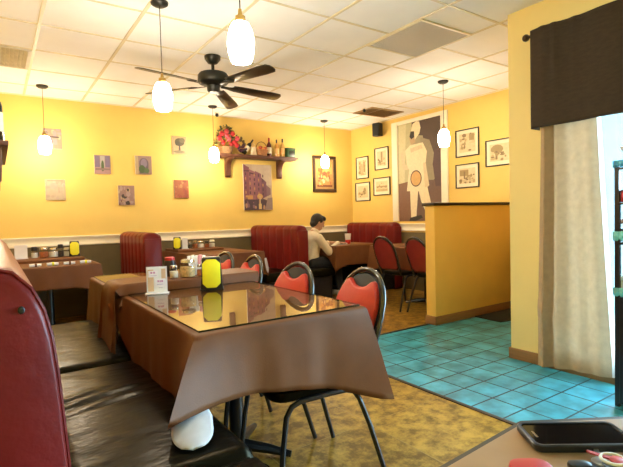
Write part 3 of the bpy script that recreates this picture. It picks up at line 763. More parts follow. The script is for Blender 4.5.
cz += [((.75, .36, .12), R4(.05, .24, .3, .32)), ((.80, .45, .16), EL(.55, .3, .1, .06)), ((.10, .06, .08), [(0, 0), (1, 0), (1, .16), (.7, .24), (0, .22)]), ((.36, .26, .24), [(.72, 0), (1, 0), (1, .28), (.82, .26)]), ((.85, .62, .26), R4(.50, .02, .60, .14)), ((.80, .56, .30), R4(.53, .14, .57, .3))]
cz += scatter(14, [(.30, .16, .2), (.6, .34, .2), (.12, .07, .1)], 9, (.05, .05, .7, .24), .05)
canvas('large unframed canal-town print under the wooden shelf', 3.116, 1.275, 3.600, 1.970, (.66, .48, .34), cz, 'large wall art')

def framed(label, loc, rz, w, h, fwid, fcol, matt, base, shapes, matw=.03, group=None):
    t = thing('framed_picture', label, 'picture', loc, rz, group)
    f = MB()
    for a in (((0, 0), (w, fwid)), ((0, h-fwid), (w, h)), ((0, fwid), (fwid, h-fwid)), ((w-fwid, fwid), (w, h-fwid))):
        f.box((a[0][0], -.024, a[0][1]), (a[1][0], -.001, a[1][1]), min(.004, fwid*.3), 1)
    f.build('frame', fcol, t)
    MB().box((fwid*.8, -.010, fwid*.8), (w-fwid*.8, -.002, h-fwid*.8)).build('mat_board', matt, t)
    aw, ah = w-2*fwid-2*matw, h-2*fwid-2*matw
    m, mats = art(shapes, aw, ah, base, .008)
    o = m.build('print', mats, t, recalc=False); o.location = (fwid+matw, 0, fwid+matw)
    return t
OR, GD = (.62, .26, .05), (.80, .48, .14)
framed('brown framed amber townscape painting on the back wall near the far corner', (4.388, YB, 1.562), 0, .485, .605, .05, mat('brown_frame', (.045, .022, .012), .4, .3, 9), mat('gold_mat', (.42, .25, .09), .5), (.52, .26, .08),
       [((.66, .36, .10), R4(0, .5, 1, 1)), ((.30, .12, .04), R4(.05, .45, .35, .72)), ((.74, .44, .15), EL(.65, .75, .2, .15)), ((.26, .10, .05), [(.1, .3), (.9, .3), (.8, .5), (.5, .6), (.2, .5)]), ((.78, .56, .30), EL(.4, .22, .12, .08)), ((.20, .07, .03), R4(0, 0, 1, .08))]+scatter(16, [OR, GD, (.34, .12, .05), (.7, .42, .2)], 11, (.1, .1, .9, .6), .09), .035)
BLKF = mat('thin_black_frame', (.012, .010, .008), .35); OFFW = mat('cream_mat_board', (.80, .70, .48), .7, .03)
SK = [(.34, .24, .10), (.48, .35, .16), (.24, .16, .07), (.60, .46, .24)]
def rp(label, ya, za, yb, zb, shapes, base=(.68, .54, .30), g='black framed sketches on the right wall'):
    return framed(label, (XR, ya, zb), -pi/2, ya-yb, za-zb, .014, BLKF, OFFW, base, shapes, .045, g)
rp('tall framed sketch of an arcade, upper left of the four by the far corner', 6.234, 2.15, 5.915, 1.775, [(SK[0], R4(.1, .1, .3, .9)), (SK[2], R4(.42, .15, .52, .75)), (SK[0], R4(.65, .2, .85, .9)), (SK[1], R4(.3, .0, .7, .15))]+scatter(8, SK, 21, size=.08))
rp('tall framed sketch of a tower, upper right of the four by the far corner', 5.756, 2.245, 5.430, 1.885, [(SK[0], R4(.42, .25, .62, .95)), (SK[1], R4(.1, .1, .9, .22)), (SK[2], R4(.2, .2, .42, .4))]+scatter(10, SK, 22, (.1, .05, .9, .5), size=.09))
rp('framed sketch of trees and houses, lower left of the four by the far corner', 6.263, 1.715, 5.885, 1.395, [(SK[0], EL(.7, .55, .14, .3)), (SK[1], R4(.05, .25, .6, .45))]+scatter(10, SK, 23, (.1, .1, .9, .5), size=.1))
rp('framed sketch of a bridge, lower right of the four by the far corner', 5.796, 1.76, 5.405, 1.47, [(SK[0], R4(.05, .35, .95, .55)), (SK[3], EL(.3, .35, .12, .1)), (SK[3], EL(.65, .35, .12, .1)), (SK[1], R4(0, .05, 1, .25))]+scatter(6, SK, 24, (.1, .5, .9, .8), size=.07))
rp('framed crowd sketch, upper one beside the mural over the partition', 4.126, 2.262, 3.756, 1.897, scatter(24, SK, 25, size=.11)+[(SK[0], R4(.65, .6, .95, .95))], g='black framed sketches above the partition')
rp('framed crowd sketch, lower one beside the mural over the partition', 4.132, 1.803, 3.762, 1.482, scatter(24, SK, 26, (.05, .05, .95, .55), .11)+[(SK[0], R4(.05, .5, .6, .9)), (SK[2], R4(.3, .3, .4, .8))], g='black framed sketches above the partition')
rp('framed landscape sketch half hidden by the yellow column', 3.662, 2.058, 3.25, 1.725, [(SK[0], EL(.35, .7, .3, .26)), (SK[2], R4(.28, .1, .38, .6))]+scatter(12, SK, 27, (.1, .05, .9, .5), .11), g='black framed sketches above the partition')

# the mural in its broad cream frame
t = thing('wall_mural', 'tall mural of a white-clad figure holding a tan disc, in a broad cream frame', 'mural', (XR, 5.34, 1.045), -pi/2)
MW, MH = 1.085, 1.535
f = MB()
f.box((0, -.03, 0), (.122, -.002, MH), .004).box((MW-.115, -.03, 0), (MW, -.002, MH), .004).box((.122, -.03, MH-.055), (MW-.115, -.002, MH), .004)
f.build('frame', CREAM, t)
WF, WS = (.80, .68, .44), (.66, .54, .33)
def mp(pts): return [((x-50)/168, (455-y)/372) for x, y in pts]
sh = [((.50, .46, .25), mp([(50, 80), (110, 80), (110, 300), (50, 310)])), ((.62, .57, .33), mp([(50, 80), (85, 80), (75, 310), (50, 310)])),
      ((.085, .055, .04), mp([(108, 60), (230, 60), (230, 300), (190, 330), (150, 140), (108, 130)])),
      ((.30, .25, .15), mp([(140, 145), (175, 160), (192, 215), (185, 250), (195, 300), (165, 330), (150, 250)])),
      ((.20, .10, .06), mp([(50, 310), (120, 300), (120, 460), (50, 460)])), ((.15, .085, .06), mp([(120, 300), (230, 310), (230, 460), (120, 460)])),
      ((.10, .055, .05), mp([(192, 200), (230, 190), (230, 330), (195, 330), (186, 250)])),
      (WS, mp([(60, 195), (70, 190), (80, 240), (95, 235), (92, 258), (70, 258)])),
      (WF, mp([(80, 185), (100, 168), (150, 165), (165, 200), (160, 240), (172, 325), (140, 345), (84, 340), (95, 260), (86, 240)])),
      (WS, mp([(100, 180), (145, 172), (150, 186), (104, 196)])), (WS, mp([(150, 240), (160, 240), (172, 325), (156, 338)])),
      (WF, mp([(97, 335), (130, 335), (120, 450), (100, 450)])), (WF, mp([(130, 335), (165, 330), (186, 430), (165, 440), (140, 380)])),
      ((.030, .024, .02), mp([(92, 455), (96, 442), (140, 432), (146, 442), (118, 455)])), ((.030, .024, .02), mp([(160, 440), (190, 428), (196, 440), (165, 452)])),
      ((.50, .34, .18), mp([(98, 140), (108, 122), (120, 128), (122, 160), (104, 166)])),
      (WF, mp([(105, 118), (112, 90), (126, 80), (138, 86), (143, 110), (138, 130), (120, 150), (118, 128)])),
      ((.028, .022, .02), mp([(99, 135), (104, 116), (118, 118), (118, 140), (106, 146)])),
      ((.05, .03, .02), EL((122-50)/168, (455-295)/372, .132, .083, 20)), ((.62, .36, .12), EL((122-50)/168, (455-295)/372, .115, .072, 20))]
m, mats = art(sh, MW-.235, MH-.055, (.36, .31, .18), .004)
o = m.build('painting', mats, t, recalc=False); o.location = (.12, 0, 0)

# wall speaker
t = thing('wall_speaker', 'small black loudspeaker high on the right wall beside the mural', 'speaker', (XR, 5.60, 2.515), -pi/2+.25)
MB().box((-.065, -.17, -.105), (.065, -.05, .105), .012, 2).build('cabinet', BLACKP, t)
MB().box((-.057, -.176, -.097), (.057, -.169, .097), .004).build('grille', mat('speaker_grille', (.02, .02, .02), .9, .3, 200), t)
MB().tube([(0, -.06, 0), (0, .0, 0)], .014, 8).build('bracket', BLACKP, t)

# ------------------------------------------------------------------ wooden shelf on the back wall and its objects
t = thing('wall_shelf', 'dark wooden bracket shelf on the back wall holding flowers and bottles', 'shelf', (0, 0, 0))
SZ, SY = 2.088, 6.165
MB().box((2.665, SY, SZ-.032), (3.99, YB, SZ), .006).box((2.69, SY+.02, SZ-.05), (3.965, YB, SZ-.032), .004).build('board', DKWOOD, t)
for bx_ in (2.86, 3.735):
    m = MB(); pf = [(YB-.004, SZ-.05), (SY+.03, SZ-.05), (SY+.035, SZ-.075)]+[(SY+.035+(YB-.05-SY-.035)*sin(a*pi/16), SZ-.075-.15*(1-cos(a*pi/16))) for a in range(1, 9)]+[(YB-.05, SZ-.30), (YB-.03, SZ-.325), (YB-.004, SZ-.325)]
    m.prism([(p[0], p[1]) for p in pf], (bx_-.04, bx_+.04), 'x', .003); m.build('bracket', DKWOOD, t)
# flower basket
t = thing('flower_basket', 'large basket of red flowers at the left end of the wooden shelf', 'flower basket', (2.80, 6.24, SZ))
WICK = mat('wicker', (.22, .11, .04), .8, .35, 60, bump=.5, bscale=90)
MB().lathe([(0, 0), (.075, 0), (.095, .04), (.105, .09), (.112, .10), (.10, .1), (0, .085)], n=20).build('basket', WICK, t)
MB().tube([(.11*cos(a*pi/14), 0, .09+.30*sin(a*pi/14)) for a in range(15)], .007, 6).build('handle', WICK, t)
rnd = random.Random(4)
LEAF = mat('dark_leaf', (.035, .06, .015), .6, .4, 20); FLR = mat('red_petal', (.40, .012, .015), .6, .2, 30); FLP = mat('pink_petal', (.52, .05, .06), .6, .2, 30)
m = MB()
for k in range(170):
    a, e, r = rnd.random()*2*pi, rnd.random()*pi*.5, .11+.08*rnd.random()
    c = Vector((r*.95*cos(a)*cos(e*.8), r*.45*sin(a)*cos(e*.8), .10+1.35*r*sin(e)+.05*rnd.random()))
    d = Vector((rnd.uniform(-1, 1), rnd.uniform(-1, 1), rnd.uniform(-.4, 1))).normalized(); s = d.cross(Vector((.3, .2, .9))).normalized()
    L = .045; w = .016
    q = [c, c+d*L*.5+s*w, c+d*L, c+d*L*.5-s*w]
    m._f([m.bm.verts.new(p) for p in q])
fo = m.build('foliage', LEAF, t, recalc=False, solid=.001); fo['kind'] = 'stuff'
for k, (fx, fz) in enumerate(((-.02, .31), (.075, .285), (-.10, .27), (.0, .20), (.10, .16), (-.075, .15), (.145, .22), (-.14, .20), (.05, .13), (-.02, .25), (.12, .12))):
    m = MB(); c = Vector((fx, -.075-.03*rnd.random(), fz))
    for ring, (n_, rr, zz) in enumerate(((5, .021, 0), (5, .014, -.010), (3, .007, -.016))):
        for j in range(n_):
            a = 2*pi*j/n_+ring*.6+k
            m.ball(c+Vector((rr*cos(a), zz, rr*sin(a))), (rr*.75+.004, .010, rr*.75+.004), 7)
    m.build('flower', FLR if k % 3 else FLP, t)
# bottle leaning in a holder with grapes
def bottle(label, loc, h, r, col, labc, capc, tilt=None, name='wine_bottle', group=None, bands=True):
    t = thing(name, label, 'bottle', loc, 0, group)
    if tilt: t.rotation_euler = tilt
    MB().lathe([(0, 0), (r*.95, 0), (r, h*.02), (r, h*.58), (r*.9, h*.65), (r*.5, h*.73), (r*.34, h*.78), (r*.33, h*.93), (0, h*.93)], n=18).build('glass', col, t)
    MB().lathe([(r*1.01, h*.16), (r*1.015, h*.18), (r*1.015, h*.46), (r*1.01, h*.48)], n=18).build('paper_label', labc, t)
    MB().lathe([(r*.36, h*.80), (r*.38, h*.81), (r*.38, h*.99), (r*.34, h), (0, h)], n=14).build('capsule', capc, t)
    return t
DG = mat('dark_green_glass', (.008, .012, .006), .08, .2, 5); RG = mat('red_wine_glass', (.05, .006, .006), .08, .2, 5); AG = mat('amber_glass', (.55, .26, .05), .1, .15, 5); PG = mat('pale_wine_glass', (.60, .36, .10), .1, .15, 5)
CAPR = mat('red_capsule', (.30, .01, .01), .35); CAPB = mat('black_capsule', (.012, .01, .01), .35); LBL = mat('cream_label', (.78, .70, .52), .6, .06, 40); LBO = mat('orange_label', (.72, .42, .14), .6, .06, 40)
bottle('dark wine bottle leaning in a holder beside the flower basket', (3.085, 6.255, SZ+.03), .26, .034, DG, LBL, CAPB, (0, radians(38), 0))
t = thing('grape_bunch', 'dark cluster of artificial grapes beside the leaning bottle', 'grapes', (3.03, 6.24, SZ))
m = MB(); rnd = random.Random(5)
for k in range(26): m.ball((rnd.gauss(0, .035), rnd.gauss(-.01, .022), .03+.10*rnd.random()+.02), .0165, 8)
m.build('grapes', mat('dark_grape', (.05, .012, .03), .3, .3, 30), t)
m = MB()
for k in range(8):
    c = Vector((rnd.uniform(-.02, .12), rnd.uniform(-.03, .02), .13+.11*rnd.random())); m.ball(c, (.026, .006, .02), 7, Matrix.Rotation(rnd.random()*3, 4, 'Y'))
m.build('leaves', mat('brown_leaf', (.10, .06, .02), .7, .4, 20), t)
t = thing('gift_bag', 'small cream gift bag standing right of the leaning bottle', 'bag', (3.245, 6.25, SZ))
MB().box((-.045, -.03, 0), (.045, .03, .13), .006, top=.72).build('bag', mat('cream_paper', (.74, .62, .42), .7, .12, 14), t)
MB().tube([(-.02, -.015, .12), (-.018, -.015, .165), (0, -.015, .18), (.018, -.015, .165), (.02, -.015, .12)], .003, 6).build('handle', TBAR, t)
t = thing('fruit_basket', 'wicker basket of red fruit in the middle of the wooden shelf', 'fruit basket', (3.385, 6.25, SZ))
MB().lathe([(0, 0), (.06, 0), (.085, .05), (.098, .085), (.104, .09), (.09, .088), (0, .07)], n=20).build('basket', mat('orange_wicker', (.36, .15, .05), .8, .3, 60, bump=.5, bscale=90), t)
MB().tube([(.1*cos(a*pi/12), 0, .085+.13*sin(a*pi/12)) for a in range(13)], .006, 6).build('handle', WICK, t)
rnd = random.Random(6)
for k in range(9):
    a = k*2*pi/8; rr = .055 if k < 8 else 0
    MB().ball((rr*cos(a), rr*sin(a), .10+.012*(k % 3)), .026, 10).build('fruit', mat('red_fruit', (.42, .05, .02), .3, .3, 20) if k % 2 else mat('orange_fruit', (.58, .22, .04), .4, .2, 20), t)
bottle('dark wine bottle with red cap, leftmost of the three bottles standing on the shelf', (3.515, 6.25, SZ), .285, .036, RG, LBL, CAPR)
bottle('amber bottle, middle of the three bottles standing on the shelf', (3.65, 6.25, SZ), .268, .035, AG, LBO, CAPB)
bottle('pale golden bottle, rightmost of the three bottles standing on the shelf', (3.755, 6.25, SZ), .288, .033, PG, LBO, CAPB)
t = thing('storage_tin', 'dark green tin box at the right end of the wooden shelf', 'tin', (3.885, 6.25, SZ), radians(8))
MB().box((-.082, -.045, 0), (.082, .045, .128), .006).build('tin', mat('green_tin', (.03, .09, .035), .35, .25, 20), t)
MB().box((-.085, -.048, .122), (.085, .048, .15), .006).build('lid', mat('green_tin', (.03, .09, .035)), t)
MB().box((-.05, -.0475, .03), (.05, -.0445, .10), .001).build('paper_label', mat('dark_label', (.015, .02, .012), .4), t)

# bottle shelf on the left wall
t = thing('corner_shelf', 'dark wooden shelf end jutting in at the left edge with a bottle on it', 'shelf', (0, 0, 0))
MB().box((XL, 3.30, 1.622), (.088, 4.4, 1.652), .005).build('board', DKWOOD, t)
for yy in (3.36, 4.3): MB().prism([(XL, 1.622), (.05, 1.622), (.052, 1.52), (.045, 1.41), (0.0, 1.40), (-.10, 1.47), (XL, 1.40)], (yy-.02, yy+.02), 'y', .003).build('bracket', DKWOOD, t)
bottle('dark green wine bottle with cream label on the shelf at the left edge', (.018, 3.40, 1.652), .37, .050, DG, LBL, CAPB, name='wine_bottle')

# ------------------------------------------------------------------ curtain, valance, rod
t = thing('window_curtain', 'long beige burlap curtain hanging at the window beside the yellow column', 'curtain', (0, 0, 0))
def cfold(s, z):
    k = max(0, min(1, (2.0-z)/2.0))
    f = .016*sin(s*9+.8) + .010*sin(s*23+1.3)*(.4+.6*k)
    # crisp pleats at the left edge
    f += .035*math.exp(-((s-.10)/.035)**2) - .03*math.exp(-((s-.19)/.03)**2)
    f += .012*sin(s*5+z*2.3)*k + .010*math.exp(-((z-.85-.5*s)/.07)**2)*sin(s*3) + .012*math.exp(-((z-.45+.4*s)/.06)**2)
    return f
def cpt(u, v):
    z = .022+.035*u+(2.38-.022)*v
    yl = 1.853-.044*v; yr = 1.343+.096*min(1, v*1.35)
    y_ = yl+(yr-yl)*u
    return Vector((XW-.055-cfold(u, z), y_, z))
m = MB(); m.grid(lambda u, v: cpt(u*.945, v), 90, 60); m.build('panel', BURLAP, t, recalc=False, auto=False)
m = MB(); m.grid(lambda u, v: cpt(.945+u*.055, v)+Vector((.004*u, 0, 0)), 4, 60); m.build('pale_edge', BURLAPW, t, recalc=False, auto=False)  # paler, more translucent strip along the curtain's right edge
t = thing('window_valance', 'dark brown fabric valance over the window', 'valance', (0, 0, 0))
def vpt(u, v):
    y_ = 1.866-u*1.9; z = 1.736+.69*v
    f = .010*sin(u*31)+.008*sin(u*17+1)*v + .012*math.exp(-((u-.05)/.012)**2)*v + .014*math.exp(-((u-.09)/.010)**2)*v+.012*math.exp(-((u-.155)/.012)**2)*v + .006*math.exp(-((v-.2)/.03)**2)
    return Vector((XW-.115-f, y_, z))
m = MB(); m.grid(vpt, 160, 24); m.build('panel', VALC, t, recalc=False, solid=.004, auto=False)
m = MB(); m.grid(lambda u, v: Vector((XW-.115+.11*u, 1.866, 1.736+.69*v)), 4, 8); m.build('return_flap', VALC, t, recalc=False, solid=.004)
t = thing('curtain_rod', 'dark curtain rod with round finial above the valance', 'curtain rod', (0, 0, 0))
MB().tube([(XW-.075, 1.90, 2.405), (XW-.075, .0, 2.405)], .011, 10).build('rod', mat('bronze_rod', (.06, .035, .02), .35, metal=.7), t)
MB().ball((XW-.075, 1.925, 2.405), .026, 14).build('finial', mat('bronze_rod', (.06, .035, .02)), t)
for yy in (1.88, .1): MB().tube([(XW-.075, yy, 2.405), (XW, yy, 2.405)], .008, 8).build('bracket', mat('bronze_rod', (.06, .035, .02)), t)

# ------------------------------------------------------------------ display rack at the right edge
RX0, RX1, RY0, RY1 = 2.95, 3.20, .90, 1.225
t = thing('display_rack', 'black display rack with teal scalloped shelf trims by the window', 'display rack', (0, 0, 0))
TEALP = mat('teal_trim', (.20, .62, .60), .5, .2, 40); BLUEP = mat('blue_trim', (.08, .38, .62), .5, .2, 40)
for (xx, yy) in ((RX0+.012, RY1-.012), (RX1-.012, RY1-.012), (RX0+.012, RY0+.012), (RX1-.012, RY0+.012)):
    MB().box((xx-.012, yy-.012, 0), (xx+.012, yy+.012, 1.40)).build('post', BLACKP, t)
for z_ in (.655, .955, 1.035, 1.185, 1.385):
    MB().box((RX0, RY0, z_-.012), (RX1, RY1, z_)).build('shelf', BLACKP, t)
MB().box((RX0+.002, RY0+.01, .02), (RX1-.01, RY1-.002, .64)).build('cabinet', BLACKP, t)
def scallop(z_, hh, mcol):
    m = MB(); n = 12
    for (p0, p1) in (((RX0-.006, RY0), (RX0-.006, RY1)), ((RX0, RY1+.006), (RX1, RY1+.006))):
        for k in range(n):
            a0, a1 = k/n, (k+1)/n
            pts = [(a0, hh), (a0, hh*.35)]+[(a0+(a1-a0)*(.5-.5*cos(pi*j/6)), hh*.35-hh*.35*sin(pi*j/6)) for j in range(1, 6)]+[(a1, hh*.35), (a1, hh)]
            m._f([m.bm.verts.new((p0[0]+(p1[0]-p0[0])*s, p0[1]+(p1[1]-p0[1])*s, z_+q)) for s, q in pts])
    m.build('shelf_trim', mcol, t, recalc=False, solid=.003)
MB().box((RX1-.012, RY0, .64), (RX1, RY1, 1.18)).build('back_panel', BLACKP, t)
scallop(1.385, .04, BLUEP); scallop(.965, .055, TEALP); scallop(.645, .05, TEALP)
tag(MB().box((RX0+.012, .98, 1.295), (RX0+.15, 1.20, 1.365), .006).box((RX0+.008, 1.0, 1.31), (RX0+.013, 1.17, 1.345), .001).build('red_box', mat('red_black_pack', (.42, .03, .04), .5, .9, 26)), 'red and black box on the upper shelf of the display rack', 'box')
bpy.data.objects['red_box'].location.z = -.108
m = MB(); m.grid(lambda u, v: Vector((RX0+.02+.16*u, .93+.28*v, 1.045+.055*sin(pi*min(1, .15+.85*u))*(.8+.2*sin(v*7)))), 12, 20)
tag(m.build('folded_cloth', mat('pink_cloth', (.72, .48, .44), .8, .15, 20), solid=.006), 'pink folded cloth on the middle shelf of the display rack', 'cloth')
t = thing('small_basket', 'small brown woven basket on the display rack, under the pink cloth', 'basket', (RX0+.09, 1.13, .956))
MB().lathe([(0, 0), (.05, 0), (.058, .03), (.062, .06), (.056, .06), (0, .045)], n=18).build('basket', WICK, t)
MB().tube([(.058*cos(a*2*pi/18), .058*sin(a*2*pi/18), .06) for a in range(18)], .005, 6, closed=True).build('rim', WICK, t)
t = thing('storage_box', 'white box on the lowest shelf of the display rack', 'box', (RX0+.11, 1.10, .656))
MB().box((-.09, -.10, 0), (.09, .115, .085), .004).build('box', mat('bluish_white_plastic', (.72, .78, .84), .4), t)
MB().box((-.095, -.105, .08), (.095, .12, .105), .005).build('lid', mat('bluish_white_plastic', (.72, .78, .84)), t)
t = thing('goblet', 'white stemmed goblet standing on top of the display rack', 'goblet', (RX0+.05, 1.17, 1.386))
GW = mat('milky_glass', (.80, .86, .90), .2, .03)
MB().lathe([(0, 0), (.03, 0), (.03, .004), (.006, .012), (.005, .06), (0, .06)], n=16).build('stem', GW, t)
MB().lathe([(.004, .058), (.025, .075), (.045, .115), (.043, .115), (.022, .08), (0, .066)], n=18).build('bowl', GW, t)

# ------------------------------------------------------------------ viewer's own table with phone
t = thing('side_table', 'tan laminate table corner in the lower right foreground holding a phone', 'table', (0, 0, 0))
poly = [(.02, .440), (.563, .474), (.80, .489), (1.03, .345), (1.03, -.30), (.02, -.30)]
TANT = mat('tan_laminate', (.33, .21, .115), .5, .10, 7, spec=.25)
MB().prism(poly, (.725, .755), 'z', .003).build('tabletop', TANT, t)
ctr = Vector((.52, .1))
MB().prism([tuple(ctr+(Vector(p)-ctr)*1.022) for p in poly], (.727, .7535), 'z').build('edge_band', mat('dark_edge_band', (.05, .035, .02), .5), t)
MB().lathe([(.24, .0), (.24, .02), (.05, .05), (.035, .1), (.035, .70), (.12, .725)], (.80, .02, 0), 20).build('pedestal', BLACKM, t)
t = thing('phone', 'black smartphone in a dark navy case lying on the foreground table', 'phone', (.806, .397, .7552), radians(-36.3))
def rrect(w, h, r, n=5):
    o = []
    for cx, cy, a in ((-w/2+r, -h/2+r, pi), (w/2-r, -h/2+r, -pi/2), (w/2-r, h/2-r, 0), (-w/2+r, h/2-r, pi/2)): o += arc(cx, cy, r, a, a+pi/2, n)
    return o
m = MB(); o1, o2 = rrect(.170, .088, .014), rrect(.158, .076, .010)
vA = [[m.bm.verts.new((p[0], p[1], z_)) for p in o] for o, z_ in ((rrect(.164, .082, .012), 0), (o1, .004), (o1, .0115), (rrect(.166, .084, .013), .0135), (o2, .0130), (o2, .0095))]
for A, C in zip(vA, vA[1:]):
    n = len(A)
    for k in range(n): m._f([A[k], A[(k+1) % n], C[(k+1) % n], C[k]])
m._f(vA[0][::-1]); m._f(vA[-1])
m.build('case', mat('navy_case', (.016, .022, .040), .32, .1, 20), t)
MB().prism(rrect(.1575, .0755, .0098), (.0096, .0112), 'z').build('screen', mat('phone_screen', (.004, .004, .005), .06, .1, 5), t)
MB().prism([(p[0]-.068, p[1]) for p in rrect(.004, .022, .0018)], (.0113, .0116), 'z').build('earpiece', CHROME, t)
t = thing('red_pouch', 'rounded red pouch at the bottom edge beside the phone', 'pouch', (.645, .374, .7552), radians(-34))
m = MB(); m.prism(rrect(.062, .075, .02), (0, .012), 'z', .004); m.build('pouch', REDP, t)
MB().tube([(-.02, .0, .0125), (.02, .0, .0125)], .0012, 6).build('zip', BLACKP, t)
t = thing('key_bunch', 'bunch of keys with black fob and pale ring below the phone', 'keys', (.738, .331, .7552), radians(-36))
BK = mat('blue_key', (.09, .14, .30), .4)
MB().prism(rrect(.034, .022, .009), (0, .012), 'z', .004).build('fob', BLACKP, t).location = (-.026, 0, 0)
def key(x_, y_, a, mm):
    m = MB(); m.prism(arc(0, 0, .013, 0, 2*pi*.96, 14), (0, .003), 'z', .0005); m.prism([(.010, -.0035), (.044, -.0035), (.044, 0), (.038, .0035), (.010, .0035)], (0, .0025), 'z')
    o = m.build('key', mm, t); o.location = (x_, y_, .001+.0035*key.n); o.rotation_euler = (0, 0, a); key.n += 1
key.n = 0
key(.0, .004, .4, BK); key(.012, .012, 1.2, mat('steel_key', (.55, .55, .56), .3, metal=.9)); key(.02, -.004, -.6, BK); key(.034, .002, 2.4, mat('red_key', (.5, .05, .05), .4))
MB().tube([(.028+.017*cos(a*2*pi/20), .006+.017*sin(a*2*pi/20), .013) for a in range(20)], .0026, 6, closed=True).build('key_ring', mat('white_ring', (.8, .8, .78), .4), t)

# ------------------------------------------------------------------ the seated person (faces +X, hunched over the table)
SKIN = mat('skin', (.50, .27, .16), .5, .06, 20)
pt = (3.56, 5.30)
person = thing('person', 'seated person in cream long-sleeved shirt and dark trousers, leaning over the table', 'person', (pt[0], pt[1], 0))
def limb(m, pts, rs, n=12):
    for (a, b, ra, rb) in zip(pts, pts[1:], rs, rs[1:]):
        a, b = Vector(a), Vector(b); k = 6
        m.tube([a+(b-a)*i/k for i in range(k+1)], [ra+(rb-ra)*i/k for i in range(k+1)], n)
    for p, r in zip(pts, rs): m.ball(p, r, n)
def fuse(o, vox, smooth=6):
    q = o.modifiers.new('fuse', 'REMESH'); q.mode = 'VOXEL'; q.voxel_size = vox; q.use_smooth_shade = True
    q = o.modifiers.new('soft', 'SMOOTH'); q.iterations = smooth; q.factor = .5
    return o
# joints in person space: x forward, y left (away from camera), z up
pelvis, belly, chest, neck0, neck1 = (0, 0, .53), (.02, 0, .66), (.045, 0, .80), (.085, 0, .925), (.125, 0, .965)
hd = Vector((.165, -.0, 1.07))
shR, shL = (.06, -.155, .86), (.06, .155, .86)
elR, elL = (.20, -.20, .665), (.22, .20, .68)
wrR, wrL = (.415, -.13, .775), (.415, .10, .775)
hpR, hpL = (.03, -.085, .51), (.03, .085, .51)
knR, knL = (.40, -.11, .50), (.40, .10, .50)
anR, anL = (.42, -.14, .12), (.36, .11, .11)
Hrot = Matrix.Rotation(radians(24), 4, 'Y') @ Matrix.Rotation(radians(-14), 4, 'Z')
def hp(x_, y_, z_): return hd + Hrot @ Vector((x_, y_, z_))
m = MB()
limb(m, [pelvis, belly, chest], [.125, .115, .13], 14); limb(m, [chest, neck0], [.12, .06]); limb(m, [neck0, neck1, tuple(hp(-.01, 0, -.06))], [.055, .048, .052])
m.ball(hd, (.088, .070, .105), 18, Hrot); m.ball(hp(.03, 0, -.055), (.055, .05, .055), 14, Hrot)      # skull, jaw
m.ball(hp(.096, 0, -.015), (.016, .011, .022), 8, Hrot)                                              # nose
m.ball(hp(.082, 0, .02), (.012, .045, .010), 8, Hrot); m.ball(hp(.080, 0, -.062), (.012, .022, .010), 8, Hrot)   # brow, lips
for s in (-1, 1): m.ball(hp(-.005, s*.072, -.01), (.016, .009, .028), 8, Hrot)                        # ears
for S, E, W_ in ((shR, elR, wrR), (shL, elL, wrL)):
    limb(m, [S, E], [.048, .038]); limb(m, [E, W_], [.038, .024])
    w = Vector(W_); m.ball(w+Vector((.035, 0, -.005)), (.045, .032, .016), 10)
    side = 1 if W_[1] < 0 else -1
    for k, (dy, ln) in enumerate(((-.026, .055), (-.009, .065), (.009, .06), (.025, .048))):
        a = w+Vector((.06, dy, -.004)); b = a+Vector((ln*.5, dy*.1, .004)); c = b+Vector((ln*.4, 0, -.014))
        limb(m, [tuple(a), tuple(b), tuple(c)], [.0085, .0078, .0065], 8)
    a = w+Vector((.02, side*.022, -.004)); limb(m, [tuple(a), tuple(a+Vector((.025, side*.018, -.004))), tuple(a+Vector((.05, side*.014, -.008)))], [.011, .0095, .007], 8)
for h_, k_, a_ in ((hpR, knR, anR), (hpL, knL, anL)):
    limb(m, [h_, k_], [.082, .058]); limb(m, [k_, (k_[0]+.015, k_[1], .32), a_], [.056, .050, .034])
    limb(m, [a_, (a_[0]+.10, a_[1], .055)], [.036, .028])
fuse(m.build('body', SKIN, person, auto=False), .0065, 3)
m = MB()
limb(m, [(0, 0, .47), pelvis, belly, chest, (.07, 0, .875)], [.135, .142, .132, .145, .085], 16)
for s in (-1, 1): limb(m, [(.05, s*.06, .87), (.06, s*.155, .855)], [.075, .062], 12)
for S, E, W_ in ((shR, elR, wrR), (shL, elL, wrL)):
    limb(m, [S, E], [.064, .054]); limb(m, [E, tuple(Vector(E)+(Vector(W_)-Vector(E))*.93)], [.053, .036])
limb(m, [(.075, 0, .90), (.108, 0, .945)], [.07, .06], 12)
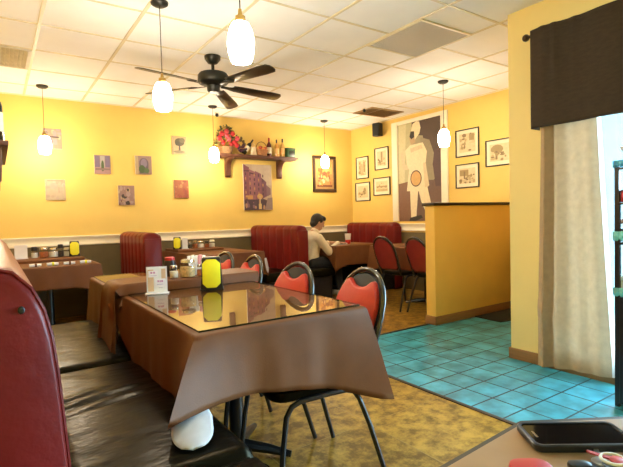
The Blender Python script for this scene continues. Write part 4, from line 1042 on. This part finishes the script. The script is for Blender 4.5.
fuse(m.build('shirt', mat('cream_shirt', (.74, .64, .46), .85, .06, 14, bump=.25, bscale=22), person, auto=False), .010, 5)
m = MB()
limb(m, [(0, -.05, .47), (0, .05, .47)], [.11, .11]); limb(m, [(.0, -.06, .50), (0, .06, .50)], [.115, .115])
for h_, k_, a_ in ((hpR, knR, anR), (hpL, knL, anL)):
    limb(m, [h_, k_], [.095, .072]); limb(m, [k_, (k_[0]+.015, k_[1], .32), (a_[0], a_[1], a_[2]+.02)], [.070, .062, .050])
fuse(m.build('trousers', mat('dark_trousers', (.012, .011, .013), .9, .2, 20), person, auto=False), .011, 4)
m = MB()
m.ball(hp(-.022, 0, .025), (.094, .083, .098), 18, Hrot); m.ball(hp(-.05, 0, -.035), (.058, .068, .06), 14, Hrot); m.ball(hp(.045, 0, .075), (.055, .062, .04), 12, Hrot)
for s in (-1, 1): m.ball(hp(.0, s*.06, .03), (.04, .022, .05), 10, Hrot)
fuse(m.build('hair', mat('black_hair', (.008, .006, .005), .5, .3, 40, bump=.5, bscale=60), person, auto=False), .009, 3)
for a_ in (anR, anL):
    m = MB(); c = Vector(a_)
    limb(m, [(c.x-.02, c.y, .075), (c.x+.06, c.y, .055), (c.x+.17, c.y, .040)], [.046, .045, .036], 12)
    fuse(m.build('shoe', mat('white_trainer', (.72, .70, .66), .6, .06, 20), person, auto=False), .009, 2)
# what is on the person's table
t = thing('paper_cup', 'white paper cup with red band on the table in front of the person', 'cup', (4.19, 5.22, .7445))
MB().lathe([(0, 0), (.033, 0), (.045, .145), (.047, .15), (.043, .15), (.035, .05), (0, .05)], n=20).build('cup', WHITEP, t)
MB().lathe([(.0345, .002), (.0395, .058), (.0400, .060), (.0395, .062), (.037, .03)], n=20).build('band', REDP, t)
t = thing('food_tray', 'white takeaway tray under the hands of the person', 'tray', (4.05, 5.22, .7445), radians(10))
MB().box((-.08, -.06, 0), (.08, .06, .02), .005, top=1.08).build('tray', WHITEP, t)
MB().box((-.06, -.045, .018), (.05, .04, .03), .008).build('food', mat('toast', (.55, .3, .1), .8, .3, 20), t)
